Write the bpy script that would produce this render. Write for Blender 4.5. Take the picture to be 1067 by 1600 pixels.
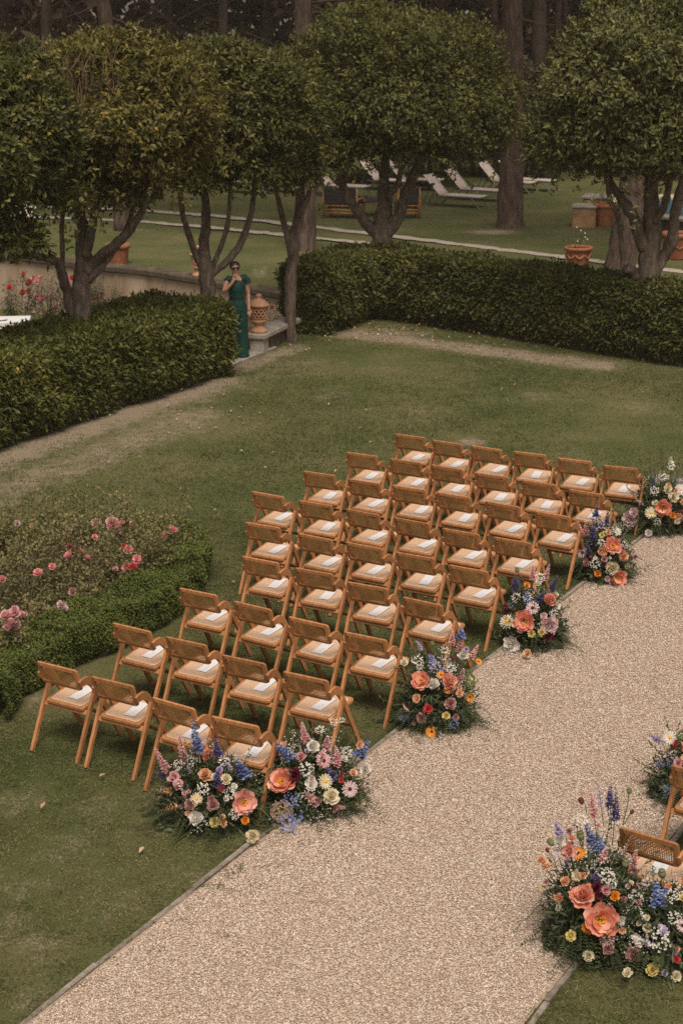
import bpy, bmesh, math, random
import numpy as np
from mathutils import Vector, Matrix, Euler, Quaternion

R = math.radians
random.seed(7)
rng = np.random.default_rng(7)
scene = bpy.context.scene
for o in list(bpy.data.objects):
    bpy.data.objects.remove(o)
COL = scene.collection

# ------------------------------------------------------------------ camera
F, TH, H = 2700.0, 0.2935, 6.11          # focal length in photo pixels, pitch, eye height
cam = bpy.data.cameras.new('camera')
cam_o = bpy.data.objects.new('camera', cam)
COL.objects.link(cam_o)
cam_o.location = (0, 0, H)
cam_o.rotation_euler = (math.pi / 2 - TH, 0, 0)
cam.sensor_fit = 'VERTICAL'
cam.sensor_height = 36.0
cam.lens = F / 1600 * 36.0
cam.clip_start = 0.1
cam.clip_end = 2000
cam.dof.use_dof = True
cam.dof.focus_distance = 15.0
cam.dof.aperture_fstop = 4.0
scene.camera = cam_o
scene.render.resolution_x, scene.render.resolution_y = 682, 1024

# ------------------------------------------------------------------ sky and sun (overcast afternoon)
SUN_EL, SUN_AZ = R(60), R(172)            # azimuth clockwise from +Y
world = bpy.data.worlds.new('World')
scene.world = world
world.use_nodes = True
wn, wl = world.node_tree.nodes, world.node_tree.links
bg = wn['Background']
sky = wn.new('ShaderNodeTexSky')
sky.sky_type = 'NISHITA'
sky.sun_disc = False
sky.sun_elevation = SUN_EL
sky.sun_rotation = SUN_AZ
sky.air_density = 1.0
sky.dust_density = 4.0
sky.ozone_density = 1.0
hs = wn.new('ShaderNodeHueSaturation')
hs.inputs['Saturation'].default_value = 0.25
wt = wn.new('ShaderNodeMix')
wt.data_type = 'RGBA'
wt.blend_type = 'MULTIPLY'
wt.inputs['Factor'].default_value = 1.0
wt.inputs['B'].default_value = (1.0, 0.91, 0.82, 1)
wl.new(sky.outputs[0], hs.inputs['Color'])
wl.new(hs.outputs[0], wt.inputs['A'])
wl.new(wt.outputs['Result'], bg.inputs['Color'])
bg.inputs['Strength'].default_value = 0.073
sun = bpy.data.lights.new('sun', 'SUN')
sun.energy = 1.75
sun.angle = R(26)
sun.color = (1.0, 0.92, 0.82)
sun_o = bpy.data.objects.new('sun', sun)
COL.objects.link(sun_o)
sd = Vector((math.sin(SUN_AZ) * math.cos(SUN_EL), math.cos(SUN_AZ) * math.cos(SUN_EL), math.sin(SUN_EL)))
sun_o.rotation_euler = sd.to_track_quat('Z', 'Y').to_euler()
sun_o.location = sd * 60
scene.view_settings.view_transform = 'Standard'
scene.view_settings.look = 'None'
scene.view_settings.gamma = 1.0
scene.view_settings.use_curve_mapping = False
scene.view_settings.exposure = 0.84
scene.render.engine = 'CYCLES'
scene.cycles.use_denoising = False
scene.cycles.max_bounces = 6
scene.cycles.diffuse_bounces = 3
scene.cycles.glossy_bounces = 2
scene.cycles.transparent_max_bounces = 4

# ------------------------------------------------------------------ measuring helper: photo pixel -> point on the plane at height z
def G(px, py, z=0.0):
    u = (px - 533.5) / F
    v = (py - 800) / F
    t = (z - H) / (-math.sin(TH) - v * math.cos(TH))
    return Vector((u * t, (math.cos(TH) - v * math.sin(TH)) * t, z))

def D(px, py, Y):
    """photo pixel -> point on the upright plane at distance Y"""
    u = (px - 533.5) / F
    v = (py - 800) / F
    t = Y / (math.cos(TH) - v * math.sin(TH))
    return Vector((u * t, Y, H + t * (-math.sin(TH) - v * math.cos(TH))))

# ------------------------------------------------------------------ object helpers
def link(o, parent=None):
    COL.objects.link(o)
    if parent is not None:
        o.parent = parent
    return o

def tag(o, label=None, cat=None, group=None, kind=None):
    if label: o['label'] = label
    if cat: o['category'] = cat
    if group: o['group'] = group
    if kind: o['kind'] = kind
    return o

def thing(name, label, cat, loc=(0, 0, 0), rz=0.0, group=None):
    o = bpy.data.objects.new(name, None)
    o.empty_display_size = 0.1
    link(o)
    o.location = loc
    o.rotation_euler = (0, 0, rz)
    return tag(o, label, cat, group)

def put(name, mesh, parent=None, loc=None, rot=None, scale=None):
    o = bpy.data.objects.new(name, mesh)
    link(o, parent)
    if loc is not None: o.location = loc
    if rot is not None: o.rotation_euler = rot
    if scale is not None: o.scale = (scale,) * 3 if isinstance(scale, (int, float)) else scale
    return o

def dup(root, loc, rz):
    r = root.copy(); COL.objects.link(r)
    r.location = loc; r.rotation_euler = (0, 0, rz)
    for ch in root.children:
        c = ch.copy(); COL.objects.link(c); c.parent = r
        for g in ch.children:
            d = g.copy(); COL.objects.link(d); d.parent = c
    return r

class MB:
    def __init__(s): s.v = []; s.f = []; s.m = []
    def add(s, vs, fs, mi=0):
        b = len(s.v)
        s.v += [tuple(p) for p in vs]
        s.f += [tuple(i + b for i in f) for f in fs]
        s.m += [mi] * len(fs)
        return s
    def box(s, c, size, rot=None, mi=0, ch=0.0):
        hx, hy, hz = size[0] / 2, size[1] / 2, size[2] / 2
        M = rot if rot is not None else Matrix.Identity(3)
        c = Vector(c)
        if ch <= 0:
            vs = [c + M @ Vector((x, y, z)) for z in (-hz, hz) for x, y in ((-hx, -hy), (hx, -hy), (hx, hy), (-hx, hy))]
            fs = [(3, 2, 1, 0), (4, 5, 6, 7), (0, 1, 5, 4), (1, 2, 6, 5), (2, 3, 7, 6), (3, 0, 4, 7)]
            return s.add(vs, fs, mi)
        vs = []; 
        for z, k in ((-hz, ch), (-hz + ch, 0), (hz - ch, 0), (hz, ch)):
            a, b = hx - k, hy - k
            q = ch * 0.7
            for x, y in ((-a + q, -b), (a - q, -b), (a, -b + q), (a, b - q), (a - q, b), (-a + q, b), (-a, b - q), (-a, -b + q)):
                vs.append(c + M @ Vector((x, y, z)))
        fs = [tuple(range(7, -1, -1)), tuple(range(24, 32))]
        for r in range(3):
            for i in range(8):
                j = (i + 1) % 8
                fs.append((r * 8 + i, r * 8 + j, r * 8 + 8 + j, r * 8 + 8 + i))
        return s.add(vs, fs, mi)
    def tube(s, path, rad, n=8, mi=0, cap=True):
        P = [Vector(p) for p in path]
        if isinstance(rad, (int, float)): rad = [rad] * len(P)
        vs = []
        up = Vector((0.31, 0.17, 0.93))
        last = None
        for i, p in enumerate(P):
            t = (P[min(i + 1, len(P) - 1)] - P[max(i - 1, 0)]).normalized()
            if last is None:
                a = t.cross(up)
                if a.length < 1e-3: a = t.cross(Vector((1, 0, 0)))
                a.normalize()
            else:
                a = (last - t * last.dot(t))
                if a.length < 1e-4: a = t.cross(up)
                a.normalize()
            last = a
            b = t.cross(a)
            for k in range(n):
                q = 2 * math.pi * k / n
                vs.append(p + (a * math.cos(q) + b * math.sin(q)) * rad[i])
        fs = []
        for i in range(len(P) - 1):
            for k in range(n):
                j = (k + 1) % n
                fs.append((i * n + k, i * n + j, i * n + n + j, i * n + n + k))
        if cap:
            fs.append(tuple(range(n - 1, -1, -1)))
            fs.append(tuple((len(P) - 1) * n + k for k in range(n)))
        return s.add(vs, fs, mi)
    def sweep(s, path, w, t, x, c=0.004, mi=0):
        tl = t if isinstance(t, (list, tuple)) else [t] * len(path)
        """rectangular bar with chamfered edges along a path of (y, z), centred on x"""
        P = [Vector((0, p[0], p[1])) for p in path]
        vs = []
        for i, p in enumerate(P):
            d = (P[min(i + 1, len(P) - 1)] - P[max(i - 1, 0)]).normalized()
            nrm = Vector((0, -d.z, d.y))
            k = 1.0
            if 0 < i < len(P) - 1:
                d0 = (P[i] - P[i - 1]).normalized(); d1 = (P[i + 1] - P[i]).normalized()
                k = 1 / max(0.6, math.cos(d0.angle(d1) / 2))
            a, b = w / 2, tl[i] / 2 * k
            for q, r in ((-a + c, -b), (a - c, -b), (a, -b + c), (a, b - c), (a - c, b), (-a + c, b), (-a, b - c), (-a, -b + c)):
                vs.append(p + Vector((x + q, 0, 0)) + nrm * r)
        fs = [tuple(range(7, -1, -1)), tuple((len(P) - 1) * 8 + k for k in range(8))]
        for i in range(len(P) - 1):
            for k in range(8):
                j = (k + 1) % 8
                fs.append((i * 8 + k, i * 8 + j, i * 8 + 8 + j, i * 8 + 8 + k))
        return s.add(vs, fs, mi)
    def lathe(s, prof, n=20, c=(0, 0, 0), mi=0, wob=None):
        vs = []
        for r, z in prof:
            for k in range(n):
                a = 2 * math.pi * k / n
                vs.append((c[0] + r * math.cos(a), c[1] + r * math.sin(a), c[2] + z))
        fs = []
        for i in range(len(prof) - 1):
            for k in range(n):
                j = (k + 1) % n
                fs.append((i * n + k, i * n + j, i * n + n + j, i * n + n + k))
        return s.add(vs, fs, mi)
    def ball(s, c, r, n=8, m=5, mi=0, sq=(1, 1, 1)):
        vs = [(c[0], c[1], c[2] - r * sq[2])]
        for i in range(1, m):
            t = math.pi * i / m
            for k in range(n):
                a = 2 * math.pi * k / n
                vs.append((c[0] + r * sq[0] * math.sin(t) * math.cos(a), c[1] + r * sq[1] * math.sin(t) * math.sin(a), c[2] - r * sq[2] * math.cos(t)))
        vs.append((c[0], c[1], c[2] + r * sq[2]))
        fs = [(0, 1 + (k + 1) % n, 1 + k) for k in range(n)]
        for i in range(m - 2):
            for k in range(n):
                j = (k + 1) % n
                fs.append((1 + i * n + k, 1 + i * n + j, 1 + i * n + n + j, 1 + i * n + n + k))
        L = len(vs) - 1
        b = 1 + (m - 2) * n
        fs += [(b + k, b + (k + 1) % n, L) for k in range(n)]
        return s.add(vs, fs, mi)
    def mesh(s, name, mats, smooth=False, attr=None):
        me = bpy.data.meshes.new(name)
        me.from_pydata(s.v, [], s.f)
        if not isinstance(mats, (list, tuple)): mats = [mats]
        for m in mats: me.materials.append(m)
        if len(mats) > 1: me.polygons.foreach_set('material_index', s.m)
        if smooth:
            me.polygons.foreach_set('use_smooth', [True] * len(me.polygons))
        if attr is not None:
            at = me.attributes.new('rnd', 'FLOAT', 'POINT')
            at.data.foreach_set('value', np.asarray(attr, dtype=np.float32))
        me.update()
        return me
    def obj(s, name, mats, parent=None, smooth=False, **k):
        return put(name, s.mesh(name, mats, smooth), parent, **k)

# ------------------------------------------------------------------ materials
def ramp(nt, stops):
    r = nt.nodes.new('ShaderNodeValToRGB')
    e = r.color_ramp.elements
    while len(e) < len(stops): e.new(0.5)
    for i, (p, c) in enumerate(stops):
        e[i].position = p
        e[i].color = (*c, 1)
    return r

def base_mat(name, rough=0.6, spec=0.3):
    m = bpy.data.materials.new(name)
    m.use_nodes = True
    b = m.node_tree.nodes['Principled BSDF']
    b.inputs['Roughness'].default_value = rough
    b.inputs['Specular IOR Level'].default_value = spec
    return m, m.node_tree, b

def noise_node(nt, scale, detail=4, rough=0.6, coord='Object', stretch=None):
    tc = nt.nodes.new('ShaderNodeTexCoord')
    n = nt.nodes.new('ShaderNodeTexNoise')
    n.inputs['Scale'].default_value = scale
    n.inputs['Detail'].default_value = detail
    n.inputs['Roughness'].default_value = rough
    if stretch:
        mp = nt.nodes.new('ShaderNodeMapping')
        mp.inputs['Scale'].default_value = stretch
        nt.links.new(tc.outputs[coord], mp.inputs[0])
        nt.links.new(mp.outputs[0], n.inputs['Vector'])
    else:
        nt.links.new(tc.outputs[coord], n.inputs['Vector'])
    return n

def bump(nt, b, src, strength=0.3, dist=0.01):
    bp = nt.nodes.new('ShaderNodeBump')
    bp.inputs['Strength'].default_value = strength
    bp.inputs['Distance'].default_value = dist
    nt.links.new(src, bp.inputs['Height'])
    nt.links.new(bp.outputs[0], b.inputs['Normal'])
    return bp

def mat_noise(name, stops, scale=8, rough=0.7, spec=0.25, detail=5, stretch=None, bstr=0.2, bdist=0.01, coord='Object'):
    m, nt, b = base_mat(name, rough, spec)
    n = noise_node(nt, scale, detail, 0.65, coord, stretch)
    r = ramp(nt, stops)
    nt.links.new(n.outputs['Fac'], r.inputs[0])
    nt.links.new(r.outputs[0], b.inputs['Base Color'])
    if bstr: bump(nt, b, n.outputs['Fac'], bstr, bdist)
    return m

def mat_leaf(name, stops, rough=0.42, spec=0.4, trans=0.2):
    """colour from each leaf's own random value"""
    m, nt, b = base_mat(name, rough, spec)
    a = nt.nodes.new('ShaderNodeAttribute'); a.attribute_name = 'rnd'
    r = ramp(nt, stops)
    nt.links.new(a.outputs['Fac'], r.inputs[0])
    nt.links.new(r.outputs[0], b.inputs['Base Color'])
    if trans:
        t = nt.nodes.new('ShaderNodeBsdfTranslucent')
        nt.links.new(r.outputs[0], t.inputs['Color'])
        mx = nt.nodes.new('ShaderNodeMixShader')
        mx.inputs[0].default_value = trans
        nt.links.new(b.outputs[0], mx.inputs[1]); nt.links.new(t.outputs[0], mx.inputs[2])
        nt.links.new(mx.outputs[0], nt.nodes['Material Output'].inputs['Surface'])
    return m

def mat_flat(name, c, rough=0.6, spec=0.25, var=0.15, scale=30):
    d = tuple(x * (1 - var) for x in c); l = tuple(min(1, x * (1 + var)) for x in c)
    return mat_noise(name, [(0.3, d), (0.7, l)], scale, rough, spec, 3, None, 0)

M = {}
# wood of the chairs: grain along each piece, tone differing a little from chair to chair
m, nt, b = base_mat('honey_wood', 0.55, 0.25)
n = noise_node(nt, 9, 5, 0.6, 'Object', (7, 1.2, 1.2))
r = ramp(nt, [(0.25, (0.255, 0.105, 0.039)), (0.5, (0.365, 0.158, 0.06)), (0.75, (0.47, 0.22, 0.09))])
nt.links.new(n.outputs['Fac'], r.inputs[0])
oi = nt.nodes.new('ShaderNodeObjectInfo')
hv = nt.nodes.new('ShaderNodeHueSaturation')
mr = nt.nodes.new('ShaderNodeMapRange')
mr.inputs['To Min'].default_value = 0.78; mr.inputs['To Max'].default_value = 1.12
nt.links.new(oi.outputs['Random'], mr.inputs['Value'])
nt.links.new(mr.outputs[0], hv.inputs['Value'])
nt.links.new(r.outputs[0], hv.inputs['Color'])
nt.links.new(hv.outputs[0], b.inputs['Base Color'])
bump(nt, b, n.outputs['Fac'], 0.08, 0.003)
M['wood'] = m
# woven seat panel
m, nt, b = base_mat('woven_cane_seat', 0.6, 0.25)
tc = nt.nodes.new('ShaderNodeTexCoord')
wv = nt.nodes.new('ShaderNodeTexWave'); wv.wave_type = 'BANDS'; wv.bands_direction = 'X'
wv.inputs['Scale'].default_value = 36; wv.inputs['Distortion'].default_value = 0.4
wv2 = nt.nodes.new('ShaderNodeTexWave'); wv2.bands_direction = 'Y'
wv2.inputs['Scale'].default_value = 50
mm = nt.nodes.new('ShaderNodeMath'); mm.operation = 'MULTIPLY'
nt.links.new(tc.outputs['Object'], wv.inputs[0]); nt.links.new(tc.outputs['Object'], wv2.inputs[0])
ad = nt.nodes.new('ShaderNodeMath'); ad.operation = 'MULTIPLY_ADD'; ad.inputs[1].default_value = 0.35
nt.links.new(wv2.outputs['Fac'], ad.inputs[0]); nt.links.new(wv.outputs['Fac'], ad.inputs[2])
r = ramp(nt, [(0.1, (0.34, 0.20, 0.115)), (0.7, (0.53, 0.35, 0.225)), (1.0, (0.60, 0.42, 0.29))])
nt.links.new(ad.outputs[0], r.inputs[0]); nt.links.new(r.outputs[0], b.inputs['Base Color'])
bump(nt, b, ad.outputs[0], 0.4, 0.002)
M['cane_seat'] = m
M['cane'] = mat_noise('cane_strand', [(0.3, (0.29, 0.13, 0.042)), (0.7, (0.41, 0.21, 0.078))], 60, 0.5, 0.3, 2, None, 0)
M['piping'] = mat_flat('pale_piping', (0.62, 0.45, 0.31), 0.6)
# printed card: faint grey lines of print on white
m, nt, b = base_mat('printed_card', 0.6, 0.2)
tc = nt.nodes.new('ShaderNodeTexCoord')
sp = nt.nodes.new('ShaderNodeSeparateXYZ'); nt.links.new(tc.outputs['Object'], sp.inputs[0])
ns = nt.nodes.new('ShaderNodeTexNoise'); ns.inputs['Scale'].default_value = 70
nt.links.new(tc.outputs['Object'], ns.inputs[0])
def math_(op, a, bb):
    k = nt.nodes.new('ShaderNodeMath'); k.operation = op
    for i, x in enumerate((a, bb)):
        if x is None: continue
        if isinstance(x, (int, float)): k.inputs[i].default_value = x
        else: nt.links.new(x, k.inputs[i])
    return k.outputs[0]
ax = math_('LESS_THAN', math_('ABSOLUTE', sp.outputs['X'], None), 0.022)
ay = math_('LESS_THAN', math_('ABSOLUTE', math_('ADD', sp.outputs['Y'], 0.035), None), 0.03)
nz = math_('GREATER_THAN', ns.outputs['Fac'], 0.56)
msk = math_('MULTIPLY', math_('MULTIPLY', ax, ay), nz)
mx = nt.nodes.new('ShaderNodeMix'); mx.data_type = 'RGBA'
mx.inputs['A'].default_value = (0.56, 0.545, 0.55, 1); mx.inputs['B'].default_value = (0.40, 0.39, 0.42, 1)
nt.links.new(msk, mx.inputs['Factor']); nt.links.new(mx.outputs['Result'], b.inputs['Base Color'])
M['card'] = m
M['bark'] = mat_noise('grey_brown_bark', [(0.25, (0.045, 0.033, 0.025)), (0.5, (0.115, 0.085, 0.064)), (0.72, (0.22, 0.175, 0.14))], 14, 0.9, 0.15, 6, (1, 1, 0.35), 0.6, 0.02)
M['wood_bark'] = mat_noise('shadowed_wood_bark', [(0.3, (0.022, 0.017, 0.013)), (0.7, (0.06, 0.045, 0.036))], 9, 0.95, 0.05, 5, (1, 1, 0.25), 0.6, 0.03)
M['pine_bark'] = mat_noise('furrowed_pine_bark', [(0.3, (0.03, 0.02, 0.015)), (0.55, (0.095, 0.065, 0.05)), (0.75, (0.16, 0.115, 0.092))], 11, 0.95, 0.1, 6, (1, 1, 0.22), 1.0, 0.05)
M['laurel'] = mat_leaf('laurel_leaf', [(0.0, (0.028, 0.031, 0.009)), (0.4, (0.068, 0.073, 0.017)), (0.75, (0.145, 0.140, 0.036)), (0.95, (0.24, 0.205, 0.06)), (0.985, (0.26, 0.2, 0.05)), (1.0, (0.42, 0.17, 0.04))], 0.5, 0.24, 0.4)
M['hedge'] = mat_leaf('hedge_leaf', [(0.0, (0.034, 0.040, 0.009)), (0.4, (0.088, 0.098, 0.020)), (0.8, (0.175, 0.175, 0.038)), (0.97, (0.27, 0.24, 0.06)), (1.0, (0.42, 0.29, 0.08))], 0.5, 0.25, 0.4)
M['dark_hedge'] = mat_leaf('dark_hedge_leaf', [(0.0, (0.030, 0.034, 0.009)), (0.4, (0.076, 0.083, 0.019)), (0.8, (0.145, 0.145, 0.036)), (0.97, (0.23, 0.2, 0.055)), (1.0, (0.40, 0.2, 0.06))], 0.5, 0.25, 0.4)
M['box'] = mat_leaf('box_leaf', [(0.0, (0.045, 0.060, 0.015)), (0.5, (0.10, 0.125, 0.028)), (0.9, (0.18, 0.19, 0.035)), (1.0, (0.27, 0.25, 0.05))], 0.55, 0.2, 0.25)
M['golden_laurel'] = mat_leaf('golden_laurel_leaf', [(0.0, (0.040, 0.038, 0.010)), (0.35, (0.090, 0.086, 0.020)), (0.7, (0.18, 0.155, 0.038)), (0.93, (0.29, 0.22, 0.06)), (1.0, (0.44, 0.2, 0.06))], 0.5, 0.24, 0.4)
M['rose_leaf'] = mat_leaf('rose_leaf', [(0.0, (0.058, 0.056, 0.022)), (0.4, (0.15, 0.138, 0.056)), (0.75, (0.24, 0.20, 0.088)), (0.92, (0.29, 0.22, 0.11)), (1.0, (0.28, 0.13, 0.06))], 0.6, 0.15, 0.25)
M['forest'] = mat_leaf('forest_leaf', [(0.0, (0.05, 0.037, 0.026)), (0.6, (0.10, 0.075, 0.052)), (1.0, (0.16, 0.12, 0.075))], 0.9, 0.05, 0.0)
M['shrub'] = mat_leaf('shrub_leaf', [(0.0, (0.030, 0.025, 0.013)), (0.6, (0.072, 0.062, 0.028)), (1.0, (0.14, 0.12, 0.05))], 0.7, 0.1, 0.1)
M['floral_green'] = mat_leaf('arrangement_leaf', [(0.0, (0.022, 0.03, 0.013)), (0.5, (0.05, 0.064, 0.026)), (0.9, (0.105, 0.12, 0.05)), (1.0, (0.17, 0.18, 0.09))], 0.5, 0.3, 0.15)
M['stem'] = mat_flat('green_stem', (0.09, 0.11, 0.04), 0.6)
M['grass'] = mat_leaf('grass_blade', [(0.0, (0.031, 0.047, 0.013)), (0.38, (0.064, 0.083, 0.025)), (0.68, (0.125, 0.124, 0.050)), (1.0, (0.34, 0.26, 0.145))], 0.8, 0.08, 0.3)
M['terracotta'] = mat_noise('terracotta', [(0.3, (0.22, 0.08, 0.04)), (0.6, (0.32, 0.125, 0.065)), (0.85, (0.40, 0.2, 0.12))], 7, 0.85, 0.15, 5, None, 0.15)
M['orange_terracotta'] = mat_noise('pale_terracotta', [(0.3, (0.30, 0.15, 0.085)), (0.6, (0.42, 0.225, 0.135)), (0.85, (0.50, 0.31, 0.2))], 9, 0.85, 0.15, 5, None, 0.15)
M['stone'] = mat_noise('weathered_stone', [(0.25, (0.13, 0.11, 0.088)), (0.5, (0.29, 0.255, 0.21)), (0.8, (0.39, 0.35, 0.30))], 6, 0.9, 0.15, 7, None, 0.4, 0.01)
M['kerb'] = mat_noise('kerb_stone', [(0.3, (0.08, 0.062, 0.046)), (0.5, (0.2, 0.165, 0.135)), (0.75, (0.34, 0.295, 0.25))], 9, 0.92, 0.12, 7, None, 0.5, 0.01)
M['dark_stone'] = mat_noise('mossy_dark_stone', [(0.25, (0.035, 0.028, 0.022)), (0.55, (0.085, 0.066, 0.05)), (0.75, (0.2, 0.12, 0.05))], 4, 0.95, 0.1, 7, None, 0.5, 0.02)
M['render_wall'] = mat_noise('stained_wall_render', [(0.25, (0.17, 0.115, 0.07)), (0.5, (0.32, 0.235, 0.165)), (0.8, (0.41, 0.32, 0.24))], 1.6, 0.95, 0.1, 7, (1, 1, 0.3), 0.2, 0.02)
M['white_cloth'] = mat_flat('white_tablecloth', (0.58, 0.56, 0.55), 0.8, 0.1, 0.03, 5)
M['sling'] = mat_flat('beige_sling_fabric', (0.50, 0.41, 0.355), 0.8, 0.15, 0.06, 40)
M['grey_metal'] = mat_flat('dark_grey_metal', (0.07, 0.065, 0.06), 0.45, 0.5, 0.1)
M['bamboo'] = mat_noise('bamboo_pole', [(0.3, (0.20, 0.085, 0.028)), (0.7, (0.34, 0.16, 0.055))], 12, 0.5, 0.3, 3, None, 0)
M['dark_mesh'] = mat_flat('charcoal_weave', (0.03, 0.029, 0.03), 0.7, 0.2, 0.3, 50)
M['soil'] = mat_noise('potting_soil', [(0.3, (0.03, 0.02, 0.014)), (0.7, (0.08, 0.055, 0.04))], 20, 0.95, 0.1)
M['bed_soil'] = mat_noise('bed_soil', [(0.3, (0.06, 0.043, 0.03)), (0.7, (0.17, 0.125, 0.085))], 9, 0.95, 0.1, 7)
m, nt, b = base_mat('pool_water', 0.05, 0.5)
n = noise_node(nt, 3.0, 3)
r = ramp(nt, [(0.35, (0.07, 0.17, 0.2)), (0.65, (0.16, 0.29, 0.33))])
nt.links.new(n.outputs['Fac'], r.inputs[0]); nt.links.new(r.outputs[0], b.inputs['Base Color'])
bump(nt, b, n.outputs['Fac'], 0.25, 0.03)
M['water'] = m
M['skin'] = mat_flat('skin', (0.45, 0.24, 0.155), 0.5, 0.35, 0.05)
M['hair'] = mat_flat('dark_hair', (0.018, 0.012, 0.01), 0.45, 0.4, 0.2)
M['emerald'] = mat_noise('emerald_crepe', [(0.3, (0.003, 0.028, 0.021)), (0.7, (0.005, 0.048, 0.036))], 10, 0.6, 0.25, 4, (1, 1, 0.3), 0.2, 0.01)
M['black'] = mat_flat('black', (0.012, 0.011, 0.011), 0.35, 0.5)

# ------------------------------------------------------------------ leaf meshes (numpy)
def unit(a):
    return a / np.maximum(np.linalg.norm(a, axis=-1, keepdims=True), 1e-9)

def leaf_mesh(name, pos, ax, up, L, W, rnd, mat, fold=0.18):
    n = len(pos)
    ax = unit(ax)
    side = unit(np.cross(ax, up))
    nrm = np.cross(side, ax)
    L = np.broadcast_to(L, n)[:, None]; W = np.broadcast_to(W, n)[:, None]
    v = np.empty((n, 4, 3), np.float32)
    v[:, 0] = pos
    mid = pos + ax * L * 0.45 + nrm * W * fold
    v[:, 1] = mid + side * W * 0.5
    v[:, 2] = pos + ax * L - nrm * L * 0.10
    v[:, 3] = mid - side * W * 0.5
    me = bpy.data.meshes.new(name)
    me.vertices.add(n * 4)
    me.vertices.foreach_set('co', v.reshape(-1))
    idx = (np.arange(n)[:, None] * 4 + np.array([0, 1, 2, 0, 2, 3])[None]).astype(np.int32)
    me.loops.add(n * 6); me.loops.foreach_set('vertex_index', idx.reshape(-1))
    me.polygons.add(n * 2)
    me.polygons.foreach_set('loop_start', np.arange(0, n * 6, 3, dtype=np.int32))
    me.materials.append(mat)
    at = me.attributes.new('rnd', 'FLOAT', 'POINT')
    at.data.foreach_set('value', np.repeat(np.asarray(rnd, np.float32), 4))
    me.update(calc_edges=True)
    return me

def rand_dirs(n, g):
    return unit(g.normal(size=(n, 3)))

def rosettes(c, axis, k, L, W, g, spread=0.9, jitter=0.02):
    """k leaves round each twig tip"""
    n = len(c)
    C = np.repeat(c, k, 0) + g.normal(size=(n * k, 3)) * jitter
    A = np.repeat(axis, k, 0)
    d = unit(A * g.uniform(0.15, 1.0, (n * k, 1)) + rand_dirs(n * k, g) * spread)
    up = unit(A + np.array([0, 0, 0.6]) + rand_dirs(n * k, g) * 0.5)
    l = L * g.uniform(0.65, 1.25, n * k); w = W * g.uniform(0.75, 1.2, n * k)
    tone = np.repeat(g.uniform(0, 1, n), k) * 0.55 + g.uniform(0, 1, n * k) * 0.45
    return C, d, up, l, w, tone

def crown_points(center, rad, n, g, nlump=46, lump=0.26, inner=0.42, zcut=-0.75, sig=0.33, front_bias=0.0):
    lumps = rand_dirs(nlump, g)
    d = rand_dirs(int(n * 1.8), g)
    d = d[d[:, 2] > zcut][:n]
    dots = np.clip(d @ lumps.T, -1, 1)
    ang = np.arccos(dots).min(1)
    k = np.exp(-(ang / sig) ** 2)
    r = (1 - lump) + lump * k + np.abs(g.normal(size=len(d))) * 0.06 - 0.035
    depth = g.uniform(0, 1, len(d)) ** 2.2 * inner
    r = r * (1 - depth)
    P = np.array(center) + d * r[:, None] * np.array(rad)
    nrm = unit(d / np.array(rad))
    return P, nrm, ang

# ------------------------------------------------------------------ ground, lawn, gravel
KD = Vector((math.sin(0.504), math.cos(0.504), 0))      # aisle direction
KN = Vector((KD.y, -KD.x, 0))                           # to the right of it
K0 = Vector((-1.93, 9.29, 0))                           # a point on the left kerb
AISLE_W = 2.68

SUNK = [(-9.0, 18.2), (-3.05, 28.0), (-2.75, 29.0), (-2.2, 30.0), (-1.25, 31.45), (-0.95, 35.85), (-8.0, 41.5), (-15, 46.75), (-24, 46.75), (-24, 18.2)]

def in_poly(x, y, poly):
    c = np.zeros(np.shape(x), bool)
    n = len(poly)
    for i in range(n):
        x0, y0 = poly[i]; x1, y1 = poly[(i + 1) % n]
        cond = ((y0 > y) != (y1 > y)) & (x < (x1 - x0) * (y - y0) / ((y1 - y0) or 1e-9) + x0)
        c ^= cond
    return c

def seg_dist(x, y, a, b):
    ax, ay = a; bx, by = b
    t = np.clip(((x - ax) * (bx - ax) + (y - ay) * (by - ay)) / ((bx - ax) ** 2 + (by - ay) ** 2), 0, 1)
    return np.hypot(x - ax - t * (bx - ax), y - ay - t * (by - ay))

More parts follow.
